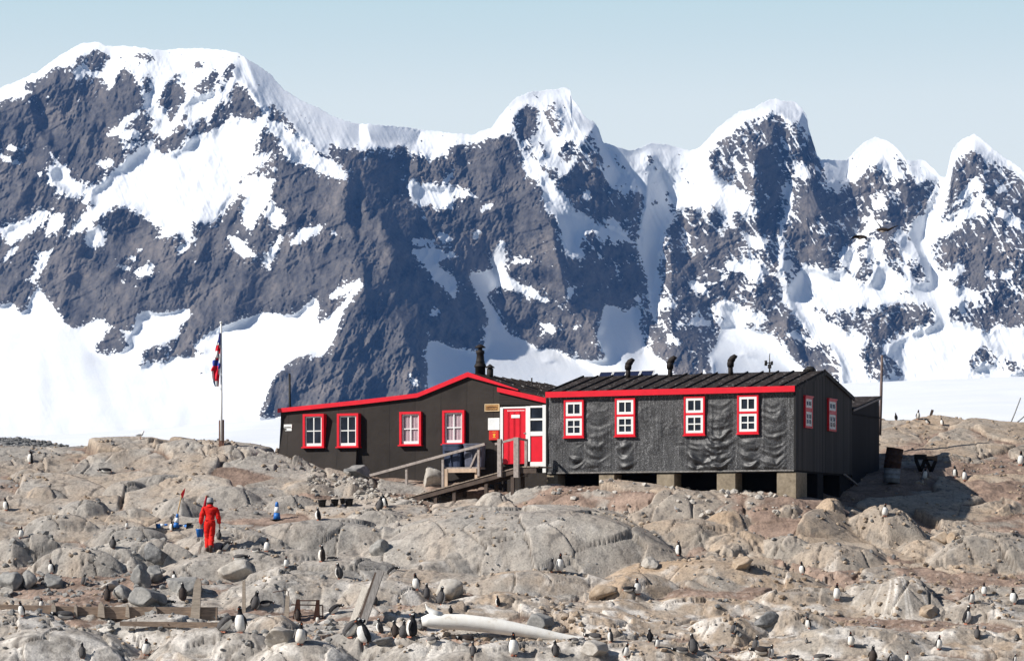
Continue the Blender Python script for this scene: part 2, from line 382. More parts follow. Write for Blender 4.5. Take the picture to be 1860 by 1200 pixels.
for s in ('730,450 780,440 830,500 900,460 960,480 950,540 940,610 850,540 780,520', '1050,700 1110,680 1170,730 1240,830 1040,840 1030,750',
          '1560,760 1600,690 1700,680 1720,730 1860,740 1950,760 1950,800 1760,800 1700,760 1640,740 1600,790', '1660,650 1700,680 1600,690', '760,640 830,660 890,760 880,840 820,820 780,760',
          '345,712 400,705 450,735 400,730', '990,660 1030,680 1000,720', '730,350 760,360 740,385', '1230,655 1290,655 1280,670', '1190,365 1260,370 1280,395 1220,390'):
    _sn('F', 0, s)
SHADE = []
def _sh(t, k, s): SHADE.append((k, _pl(t, s)))
for t, s in (('A', '1270,100 1350,150 1490,270 1900,440 1900,640 1780,640 1760,700 1680,650 1600,560 1540,500 1440,480 1400,430 1330,250'),
             ('A', '150,350 210,370 240,480 290,590 280,640 240,600 190,560 170,450'), ('A', '1840,800 1900,800 1900,1162 1820,1000'),
             ('C', '20,310 150,345 420,400 400,560 420,620 560,690 700,790 860,960 840,1000 700,1162 200,1162 300,1000 350,900 250,700 150,620 100,500 60,400'),
             ('C', '0,120 80,180 140,330 20,320'), ('C', '190,232 300,225 480,262 450,330 300,350 220,320'),
             ('C', '1030,430 1180,540 1250,600 1290,660 1380,720 1620,850 1690,1100 1680,1162 1240,1162 1220,800 1190,690 1140,670 1120,560 1110,500'),
             ('C', '960,180 1010,150 1040,180 1010,280 1080,380 1060,400 1000,330'),
             ('C', '1350,280 1400,230 1440,330 1560,520 1640,560 1660,700 1640,840 1560,770 1380,730 1290,660 1200,550 1190,520 1260,480 1290,440 1440,540 1440,440 1380,340'),
             ('C', '1160,700 1230,780 1240,1100 1190,900'), ('C', '1680,480 1740,460 1800,620 1740,850 1700,1100 1690,1162 1650,950 1660,700'),
             ('C', '1790,620 1860,680 1860,870 1810,850 1760,800'),
             ('D', '170,190 330,330 390,230 330,60 600,0 780,150 860,240 880,350 1000,560 1180,670 1390,810 1400,872 500,872 470,800 400,640 370,500 200,570 60,560 100,480 180,370'),
             ('D', '1220,100 1640,120 1690,400 1740,600 1680,560 1660,700 1450,680 1400,600 1440,560 1340,520 1250,430 1230,300'),
             ('E', '690,150 740,320 790,420 830,540 950,540 960,640 1010,740 960,830 890,870 880,930 830,750 770,650 720,500 680,380 660,260'),
             ('E', '440,420 500,330 560,350 620,500 600,600 560,700 540,830 500,750 450,680 430,560'), ('E', '480,700 560,850 550,990 480,850 440,740'),
             ('E', '520,150 560,160 600,210 610,400 540,300 500,200'), ('E', '780,380 925,380 940,440 920,500 960,530 830,540'),
             ('E', '1130,480 1170,560 1230,620 1240,780 1200,800 1130,700 1150,640 1140,580'), ('E', '1250,560 1340,520 1400,520 1330,640 1250,740 1240,640'),
             ('E', '1345,650 1340,760 1310,850 1370,960 1380,1080 1340,1020 1300,900 1250,800 1270,740'),
             ('E', '1640,400 1700,470 1810,550 1900,640 1900,760 1760,690 1660,590 1640,500'), ('E', '0,870 80,900 140,980 130,1040 80,1162 0,1162'),
             ('E', '0,620 60,700 80,850 0,830'), ('E', '460,940 570,1060 600,1140 640,1162 560,1162 500,1060'), ('E', '1150,890 1230,1000 1340,1040 1370,1080 1240,1040'),
             ('F', '0,100 80,200 140,260 90,330 200,450 210,520 240,620 220,720 150,740 80,690 0,600'), ('F', '590,150 700,290 680,390 620,340 590,250'),
             ('F', '500,300 560,380 640,480 700,560 660,560 590,460'), ('F', '1050,480 1180,560 1240,600 1180,640 1100,660 1060,600'),
             ('F', '250,600 330,650 560,720 640,780 600,900 220,900 220,700'), ('F', '1100,680 1170,730 1240,830 1130,840'), ('F', '600,520 660,560 720,700 760,780 700,740 640,640')):
    _sh(t, 1, s)
_sh('C', 0, '1120,530 1180,560 1280,670 1200,650 1150,640')
_sh('D', 0, '1240,440 1340,520 1480,740 1380,745 1300,700 1120,600 1040,480 1100,420')

def _raster(polys, x0, y0, w, h, step, init=0.0):
    M = np.full((h, w), init)
    for k, pl in polys:
        a = np.array(pl)
        ix0 = max(0, int((a[:,0].min() - x0) / step)); ix1 = min(w, int((a[:,0].max() - x0) / step) + 2)
        iy0 = max(0, int((a[:,1].min() - y0) / step)); iy1 = min(h, int((a[:,1].max() - y0) / step) + 2)
        if ix1 <= ix0 or iy1 <= iy0: continue
        X, Y = np.meshgrid(x0 + step * np.arange(ix0, ix1), y0 + step * np.arange(iy0, iy1))
        ins = np.zeros(X.shape, bool)
        n = len(a)
        for i in range(n):
            xa, ya = a[i]; xb, yb = a[(i + 1) % n]
            if ya == yb: continue
            c = ((ya > Y) != (yb > Y)) & (X < (xb - xa) * (Y - ya) / (yb - ya) + xa)
            ins ^= c
        M[iy0:iy1, ix0:ix1][ins] = k
    return M

def _blur(M, r):
    for ax in (0, 1):
        for _ in range(2):
            k = int(r); c = np.cumsum(np.concatenate([np.repeat(M.take([0], ax), k + 1, ax), M, np.repeat(M.take([-1], ax), k, ax)], ax), ax)
            n = M.shape[ax]
            M = (c.take(range(2*k+1, 2*k+1+n), ax) - c.take(range(0, n), ax)) / (2*k+1)
    return M

def _bil(M, fx, fy):
    h, w = M.shape
    fx = np.clip(fx, 0, w - 1.001); fy = np.clip(fy, 0, h - 1.001)
    ix = fx.astype(int); iy = fy.astype(int); tx = fx - ix; ty = fy - iy
    return (M[iy, ix] * (1-tx) + M[iy, ix+1] * tx) * (1-ty) + (M[iy+1, ix] * (1-tx) + M[iy+1, ix+1] * tx) * ty

def build_mountains():
    st = 2.0; x0, x1 = -110, 1970; y0, y1 = 40, 860
    w = int((x1 - x0) / st); h = int((y1 - y0) / st)
    sn = _raster(SNOW, x0, y0, w, h, st); sh = _raster(SHADE, x0, y0, w, h, st)
    gx_, gy_ = np.meshgrid(x0 + st * np.arange(w), y0 + st * np.arange(h))
    sx = np.array([p[0] for p in SKYL]); sy = np.array([p[1] for p in SKYL])
    o = np.argsort(sx, kind='stable'); sx = sx[o]; sy = sy[o]
    skyrow = np.interp(gx_[0], sx, sy)
    insky = gy_ < skyrow[None, :] - 2
    glac = (sn == 2)
    snb = _blur((sn > 0).astype(float), 1); shb = _blur(sh, 1)
    # target surface gradient: shaded flanks turn away from the sun, the others towards it
    big = fbm(gx_ / 120., gy_ / 160., 3, 3)
    rib = vnoise(gx_ / 34., gy_ / 90., 91)
    gx = np.where(shb > .5, 1.75, -.75 + .55 * big + .5 * rib)
    gx[insky] = 0
    for r in range(h):                                    # no net drift along a row
        okr = (~insky[r]) & (shb[r] <= .5)
        if okr.sum() > 20:
            d = gx[r][~insky[r]].sum() / okr.sum()
            gx[r][okr] -= np.clip(d, -.6, .75)
    gx = np.clip(gx, -2.2, 2.2)
    gz = np.where(glac, 2.2, np.where(snb > .5, 1.05, .62)) + .15 * big
    # Poisson
    div = np.zeros((h, w))
    gu = -gz                                              # d/d(row) with rows downwards
    fxm = (gx[:, 1:] + gx[:, :-1]) / 2 * st; fym = (gu[1:] + gu[:-1]) / 2 * st
    div[:, :-1] += fxm; div[:, 1:] -= fxm; div[:-1] += fym; div[1:] -= fym
    m = np.concatenate([div, div[:, ::-1]], 1); m = np.concatenate([m, m[::-1]], 0)
    H2, W2 = m.shape
    ky = 2 * np.cos(2 * np.pi * np.fft.fftfreq(H2)) - 2; kx = 2 * np.cos(2 * np.pi * np.fft.rfftfreq(W2)) - 2
    den = ky[:, None] + kx[None, :]; den[0, 0] = 1
    fm = np.fft.rfft2(m); fm[0, 0] = 0
    D = np.fft.irfft2(fm / den, s=m.shape)[:h, :w]
    D = D - D[int((700 - y0) / st)].mean()
    # ---- mesh
    nc = 1420; nr = 520
    PX = np.linspace(x0 + 4, x1 - 6, nc)
    sk = np.interp(PX, sx, sy) + 2.2 * fbm(PX / 9., PX * 0 + .3, 5, 4) + 1.2 * vnoise(PX / 2.6, PX * 0 + 4.3, 8)
    T = np.linspace(0, 1, nr) ** .93
    px = np.repeat(PX[None], nr, 0); py = 850 + (sk[None] - 850) * T[:, None]
    fall = np.where(px < 760, 1.0, -1.0)
    # ragged outlines: look the snow up at warped places
    wx = 4.2 * fbm(px / 11., py / 11., 21, 4, .65) + 2.0 * vnoise(px / 4.1, py / 4.1, 23); wy = 4.8 * fbm(px / 9., py / 13., 31, 4, .65) + 2.0 * vnoise(px / 3.7, py / 4.6, 33)
    raw = (sn > 0).astype(float)
    s_edge = _bil(_blur(raw, 1), (px + wx - x0) / st, (py + wy - y0) / st)
    s_wide = _bil(_blur(raw, 6), (px - x0) / st, (py - y0) / st)
    det = fbm((px + .5 * py) / 12., (py - .4 * px) / 6., 41, 4, .68) * 1.25
    fl1 = (px + fall * .75 * py); fl2 = (py - fall * .75 * px)
    det2 = ridged(fl2 * .35 + px * .2, 0 * px + 1.1, 43, 1) * 0 + fbm((px + fall * .8 * py) / 4.2, (py - fall * .8 * px) / 26., 45, 3, .6)
    s = s_edge + (s_wide - .5) * .25 + det * .50 + det2 * .42
    # dusting on ledges near the snow, and everywhere a little
    dust = ridged((px + .6 * py) / 24., (py * .9 - .5 * px) / 9., 51, 4)
    spots = sstep(.36, .55, vnoise(px / 5.5, py / 3.6, 53) + .25 * vnoise(px / 40., py / 40., 54))
    s = s + np.clip(dust - .38, 0, 1) * (1.1 * s_wide + .10 + .16 * sstep(900, 1300, px)) * 2.2 + .85 * spots * np.clip(s_wide * 2.4 + .14 + .1 * sstep(900, 1300, px), 0, 1)
    shw0 = _bil(_blur(sh, 3), (px - x0) / st, (py - y0) / st)
    right = sstep(860, 1240, px); high = sstep(170, 60, py - np.interp(px, sx, sy))
    streak = sstep(.58, .82, ridged((px + fall * .62 * py) / 17., (py - fall * .62 * px) / 150., 56, 3, .5) + .25 * vnoise(px / 30., py / 30., 57))
    ledge = sstep(.60, .84, ridged((px * .25 - .2 * py) / 12., (py + .22 * px + 5 * vnoise(px / 30., py / 30., 58)) / 15., 59, 3, .55) + .22 * vnoise(px / 22., py / 12., 62))
    reg = np.clip(.20 + .72 * right * (1 - .6 * shw0) + .35 * high + 1.3 * s_wide, 0, 1.1) * sstep(-.25, .3, fbm(px / 75., py / 75., 63, 2) + .25 * right)
    s = s + .66 * streak * reg + .60 * ledge * reg - .55 * sstep(.5, .8, ridged((px + fall * .5 * py) / 26., (py - fall * .5 * px) / 60., 66, 3, .6)) * high * s_wide
    gl = _bil(_blur(glac.astype(float), 3), (px - x0) / st, (py - y0) / st)
    s = np.maximum(s, gl * 1.4)
    crest = np.clip(1 - (py - sk[None]) / 10., 0, 1)
    s = np.maximum(s, crest * np.clip(s_wide * 2.2, 0, 1) * 1.2)
    rock = 1 - sstep(.3, .7, s)
    d = _bil(D, (px - x0) / st, (py - y0) / st)
    shw = _bil(_blur(sh, 3), (px - x0) / st, (py - y0) / st)
    # relief of the rock (in photo-pixel units of depth) and wind-packed snow
    q = px + .35 * py
    m1 = sstep(-.25, .35, fbm(px / 110., py / 80., 64, 3)); m2 = sstep(-.2, .3, fbm(px / 55. + 9, py / 70., 65, 3))
    rel = 36 * ridged((px + fall * .30 * py) / 150., (py - fall * .3 * px) / 330., 60, 3, .5) + 17 * ridged(q / 62., py / 130., 61, 4, .55) * (.35 + .65 * m1)
    relL = rel * (1 - .72 * sstep(.55, 1.0, s_wide)) * (1 - .8 * gl)
    rel = 8.5 * ridged((px + fall * .45 * py) / 24., (py - fall * .45 * px) / 88., 67, 4, .6) * (.25 + .75 * m2) + 5.0 * ridged((px + .5 * py) / 9., (py - .5 * px) / 24., 69, 3, .6) * (.2 + .8 * m1)
    rel = rel + 4.2 * fbm(px / 4.5, py / 6., 71, 3, .7) * (.35 + .65 * m2) + 3.0 * sstep(.25, .5, vnoise((px * .5 + py) / 15., (px - .5 * py) / 120., 73))
    ris = 3.0 * fbm(px / 40., py / 40., 81, 3) + 1.6 * ridged((px - .45 * py) / 11., (py + .4 * px) / 130., 83, 2)
    up = np.clip((py - sk[None]) / 40., .25, 1)
    d = d - (relL * (1 - .3 * shw) + rel * (rock * .7 + .3) * (1 - .75 * s_wide * (1 - rock)) * (1 - .9 * gl) * (1 - .3 * shw) + ris * (1 - rock) * (1 - .8 * gl)) * up
    d = d - (1 - rock) * 1.0 * (1 - gl)                        # snow lies on the rock
    Y = 5600 + 1.05 * d
    V = np.stack([(px - HX) / F * Y, Y, (HY - py) / F * Y], -1)
    # back side
    back = []
    for k, (dy, dz) in enumerate(((25, -6), (120, -60), (600, -420), (1500, -900))):
        b = V[-1].copy(); b[:, 1] += dy; b[:, 2] += dz; back.append(b)
    V = np.concatenate([V, np.array(back)], 0)
    s = np.concatenate([s, np.repeat(np.maximum(s[-1:], .8), 4, 0)], 0)
    me = grid_mesh('mountain_range', V.reshape(-1, 3), nr + 4, nc, flip=False)
    vfloat(me, 'snow', s)
    tone = np.clip(.5 + .5 * fbm((px + .4 * py) / 90., py / 60., 77, 4) + .35 * fbm(px / 14., py / 30., 78, 3), 0, 1)
    vfloat(me, 'tone', np.concatenate([tone, np.repeat(tone[-1:], 4, 0)], 0))
    t = NT('mountain_surface')
    a = t.n('ShaderNodeAttribute', attribute_name='snow'); b = t.n('ShaderNodeAttribute', attribute_name='tone')
    g = t.n('ShaderNodeNewGeometry')
    n1 = t.noise(.10, 6, g.outputs['Position'], .75); n2 = t.noise(.022, 4, g.outputs['Position'], .6)
    sm = t.math('ADD', a.outputs['Fac'], t.math('MULTIPLY', t.math('SUBTRACT', n1.outputs[0], .5), .9))
    sf = t.ramp(sm, [(.47, (0, 0, 0)), (.56, (1, 1, 1))])
    tm = t.math('ADD', t.math('MULTIPLY', b.outputs['Fac'], .72), t.math('SUBTRACT', t.math('MULTIPLY', n1.outputs[0], .75), .17))
    rk = t.ramp(tm, [(.22, (.028, .027, .029)), (.40, (.078, .074, .074)), (.58, (.135, .125, .117)), (.76, (.20, .175, .155)), (.9, (.27, .24, .215))])
    sc = t.ramp(n2.outputs[0], [(.3, (.86, .89, .92)), (.7, (.92, .93, .94))])
    c = t.mix(sf, rk.outputs[0], sc.outputs[0])
    hb = t.math('MULTIPLY', n1.outputs[0], t.math('SUBTRACT', 1.0, t.math('MULTIPLY', sf.outputs[0], .85)))
    t.bsdf(c, .8, .12, hb, .9, 4.5)
    return tag(link('mountain_range', me, t.m), kind='structure')
build_mountains()

# ------------------------------------------------------------------ low glacier in front of the range, and the sea
def build_snow_field():
    nx, ny = 260, 120
    xs = np.linspace(-1400, 1500, nx)
    t = np.concatenate([np.linspace(0, 1, 90), np.linspace(1.02, 1.5, 30)])
    crest_px = np.array([-2500, -200, 0, 300, 470, 520, 800, 1100, 1300, 1450, 1560, 1700, 1860, 2100, 4000])
    crest_py = np.array([800, 797, 792, 778, 762, 757, 752, 735, 712, 699, 694, 689.5, 684.5, 680, 690])
    X, T = np.meshgrid(xs, t)
    Y = 330 + 2000 * T
    pxc = HX + X / 2330 * F
    zc = (HY - np.interp(pxc, crest_px, crest_py)) / F * 2330
    zz = np.where(T <= 1, (zc + 6) * np.clip(T, 0, 1) ** 1.25 - 6, zc - (T - 1) ** 2 * 260)
    zz = zz + (2.2 * fbm(X / 160., Y / 260., 5, 4) + .25 * fbm(X / 20., Y / 60., 6, 3)) * np.clip(T * 3, 0, 1)
    me = grid_mesh('snow_field', np.stack([X, Y, zz], -1).reshape(-1, 3), ny, nx)
    m = NT('packed_snow'); g = m.n('ShaderNodeNewGeometry')
    n = m.noise(.02, 5, g.outputs['Position'], .6)
    m.bsdf(m.ramp(n.outputs[0], [(.3, (.84, .87, .9)), (.7, (.92, .93, .94))]), .75, .15, n.outputs[0], .3, 2.0)
    tag(link('snow_field', me, m.m), kind='structure')
    b = MB(); b.box(-9000, 9000, -300, 9000, -40, -6.4); w = NT('sea_water'); g = w.n('ShaderNodeNewGeometry')
    n = w.noise(.6, 4, g.outputs['Position']); w.bsdf((.01, .03, .045), .08, .5, n.outputs[0], .3, .3)
    tag(b.build('sea', w.m), kind='structure')
build_snow_field()
# ------------------------------------------------------------------ cold blue air between here and the range
def build_haze():
    b = MB(); b.box(-7500, 7500, -60, 7900, -60, 1420)
    t = NT('blue_air'); v = t.n('ShaderNodeVolumePrincipled')
    v.inputs['Color'].default_value = (.15, .40, 1.0, 1); v.inputs['Density'].default_value = 3.8e-5
    v.inputs['Anisotropy'].default_value = .0
    t.l(v.outputs[0], t.out.inputs['Volume'])
    o = b.build('haze', t.m); tag(o, kind='stuff')
    o.display_type = 'WIRE'
try:
    build_haze()
except Exception as e:
    print('haze', e); raise
# ================================================================== rocky island
CTRL = [(-100,1215,79),(300,1212,79),(700,1212,79),(1100,1212,79),(1500,1215,79),(1960,1212,79),
 (-100,1290,73),(500,1290,73),(1100,1290,73),(1960,1290,73),
 (-100,1150,82.5),(300,1150,82.5),(700,1152,82.5),(1100,1150,82.5),(1500,1150,82.5),(1960,1150,82.5),
 (-100,1100,86),(300,1100,86),(700,1100,86),(1100,1100,86),(1500,1095,86),(1960,1095,86),
 (-100,1050,89.5),(300,1050,89.5),(700,1050,89.5),(1100,1055,89.5),(1500,1048,89.5),(1960,1040,89.5),
 (-100,1000,93),(100,1000,93),(380,1003,93.3),(600,1005,92.8),(900,1015,92),(1300,1000,92.5),(1500,1000,92.6),(1700,1005,92.6),(1960,1000,92.6),
 (1000,886,99.0),(1200,895,97.6),(1430,912,96.2),(1100,945,95.0),(1300,955,94.3),
 (1000,884,102),(1200,888,101.5),(1430,900,99.5),(1560,905,100),(1500,902,98),
 (1600,955,97),(1700,975,96.5),(1850,985,96),(1960,985,96),(1650,915,101),(1750,905,101.5),(1850,900,102),(1960,900,102),
 (1620,868,105),(1700,872,105),(1850,862,106),(1960,862,106),(1620,800,111),(1750,810,110.5),(1860,802,111),(1960,802,111),
 (1610,766,116),(1700,769,116),(1780,779,115.5),(1860,782,115.5),(1960,782,115),
 (1960,870,123),(1600,870,123),(1000,880,122),(500,880,122),(0,880,122),(1100,880,112),(1300,870,112),(700,880,112),
 (0,850,103),(0,905,99),(0,955,96.3),(120,826,105.5),(402,816,104.3),(330,816,106),(470,824,104.6),
 (250,812,106),(250,855,102.5),(250,905,99.3),(250,958,96.3),(450,866,101.3),(450,905,98.8),(470,950,96.3),
 (520,840,103.6),(600,862,102.6),(700,866,101.8),(780,866,101.2),(560,905,99.6),(650,918,98.2),(720,912,98.3),(850,892,99.2),(900,898,98.9),
 (800,938,96.8),(600,955,95.9),(940,888,99.4),(700,880,100.4),(800,885,99.9),
 (-100,845,104),(-100,955,96.3),(0,806,111),(50,803,112),(110,822,111),(-100,800,112),(250,840,112),(400,850,112)]
_c = np.array([[(p[0]-HX)/F*p[2], p[2], (HY-p[1])/F*p[2]] for p in CTRL])
_n = len(_c)
_d = np.hypot(_c[:,None,0]-_c[None,:,0], _c[:,None,1]-_c[None,:,1])
_A = np.zeros((_n+3, _n+3)); _A[:_n,:_n] = _d + np.eye(_n) * -.35
_A[:_n,_n] = 1; _A[:_n,_n+1] = _c[:,0]; _A[:_n,_n+2] = _c[:,1]; _A[_n:,:_n] = _A[:_n,_n:].T
_wt = np.linalg.solve(_A, np.concatenate([_c[:,2], np.zeros(3)]))
def base_h(X, Y):
    z = _wt[_n] + _wt[_n+1] * X + _wt[_n+2] * Y
    for i in range(_n):
        z = z + _wt[i] * np.hypot(X - _c[i,0], Y - _c[i,1])
    return z

# big slabs and domes of bedrock: px, top py, depth, half width (m), half depth (m), drop (m), turn, power, ochre
DOMES = [(975,920,95.4,6.4,4.6,2.3,-.10,3.0,.05),(830,965,94.6,2.4,2.0,1.2,.2,2.4,0),(600,945,95.4,3.7,1.5,1.1,.05,2.8,0),(430,965,94.6,1.4,1.0,.6,0,2.4,0),
 (1430,917,96.0,.95,1.0,1.1,0,2.6,.3),(1512,908,96.4,.8,.9,1.4,0,3.4,.5),(1605,920,96.0,2.2,1.6,1.7,-.22,2.4,.4),(1690,985,94.2,.9,.9,.7,0,2.4,.3),
 (1638,1062,88.2,2.1,2.3,1.7,-.12,2.6,0),(1815,978,93.0,1.75,1.4,1.2,.2,2.5,.1),(1290,1024,91.4,3.4,1.9,1.3,-.12,2.6,.55),(1160,1050,89.8,1.3,1.1,.8,.1,2.8,.5),
 (1290,1096,87.2,2.0,.9,.8,0,4.0,.55),(1320,1128,84.6,1.1,.9,.7,0,2.4,.5),(990,1046,90.2,2.2,1.1,.85,.1,3.2,.3),(920,1083,88.2,1.9,1.0,.75,.05,2.8,.5),(1110,1100,86.8,1.4,.8,.9,0,3.4,.4),
 (1480,1075,88.2,1.7,1.1,.8,.15,2.6,.3),(1450,1120,85.2,1.3,.9,.6,0,2.4,.2),(1560,1150,82.6,2.3,1.2,.7,.1,2.4,.1),(1740,1150,83.2,1.6,1.2,.7,-.1,2.3,.2),
 (1790,1100,86.8,1.2,.9,.5,.1,2.4,.1),(80,886,99.6,1.3,1.0,1.2,.1,3.0,.3),(160,905,98.2,1.4,1.1,1.0,.1,2.8,.1),(60,850,102.4,1.2,1.3,1.2,0,3.0,.35),
 (230,875,100.6,1.2,.8,.9,-.1,3.0,0),(300,862,101.6,1.6,.8,.6,.25,2.6,0),(190,838,103.8,1.8,1.0,.7,.15,2.6,0),(330,905,98.6,1.5,1.1,1.0,.1,2.5,0),(240,925,97.6,1.2,.8,.8,0,2.6,.1),
 (250,958,95.6,1.7,.9,.7,0,3.0,.1),(420,885,100.0,2.3,1.6,1.0,.15,2.3,0),(110,935,96.8,1.5,.8,.7,0,3,.1),
 (150,1003,92.0,1.2,.8,.7,0,3.6,.1),(60,980,93.4,.8,.8,.8,0,2.6,0),(25,985,93.0,.7,.7,.9,0,2.4,0),(215,1000,92.2,.9,.6,.5,0,3,.1),(265,990,92.8,1.3,.7,.5,0,3,.0),
 (480,1005,92.2,1.9,.8,.4,.1,2.4,0),(560,1052,89.2,1.8,1.0,.55,.15,2.4,.1),(640,1025,91.2,1.8,1.1,.5,.2,2.4,.1),(700,1065,88.6,1.2,.9,.5,0,2.6,.2),(850,1010,92.4,1.9,1.1,.7,.3,2.3,0),
 (110,1148,82.2,2.0,1.3,.8,.05,2.4,0),(300,1128,83.8,1.7,1.0,.6,-.05,2.4,.0),(390,1150,82.2,1.2,.8,.6,.1,2.4,0),(20,1120,84.2,1.4,.9,.4,0,2.4,.1),(450,1155,81.8,.8,.6,.45,0,3,0),(500,1128,83.8,.75,.7,.5,0,2.6,.2),
 (650,1150,82.0,.95,.8,.7,0,2.4,0),(560,1168,81.0,1.0,.8,.4,0,2.4,0),(770,1166,81.0,1.0,.7,.4,0,2.6,.1),(930,1178,80.4,1.8,.8,.4,0,2.4,0),(1180,1172,80.8,1.3,.7,.35,0,2.4,.3),(1060,1175,80.6,1.0,.7,.35,0,2.6,.2),
 (272,798,105.4,.95,.8,.6,-.1,2.6,.4),(420,809,104.4,1.15,1.2,.75,-.05,2.6,.1),(1740,765,116,1.2,1.2,.4,-.1,2.6,.2),(1690,778,114.2,1.5,1.0,.6,0,2.4,.1),(1800,800,112,1.8,1.2,.7,.2,2.4,.2),(1650,800,112,1.2,1.0,.5,0,2.4,.2),
 (1760,835,108,1.3,1.0,.6,.1,2.4,.2),(1700,818,110,1.2,.9,.5,.2,2.4,0),(1850,835,108.5,1.5,1.0,.7,.1,2.4,.2),
 (1080,905,97.6,1.6,1.0,.6,.0,2.6,.1),(900,895,98.6,.8,.7,.7,0,2.8,0),(870,915,97.6,1.6,1.0,.8,.1,2.6,0),(1180,925,96.4,1.4,1.0,.6,0,2.4,.3),(1330,930,95.6,1.3,.9,.6,.1,2.6,.5),(1260,950,94.9,1.7,.9,.5,.1,2.5,.4),
 (1340,975,93.8,1.0,.8,.5,0,2.6,.4),(1430,985,93.4,.9,.7,.5,0,2.4,.1),(1530,995,93,1.4,.8,.5,0,2.4,.2),(700,925,97.2,1.6,.8,.5,.1,2.6,0),(640,870,101.4,.9,.6,.35,0,2.6,.3),(560,872,101.2,1.4,.8,.5,.1,2.6,.4),(540,900,99.4,1.2,.8,.5,0,2.6,.1)]

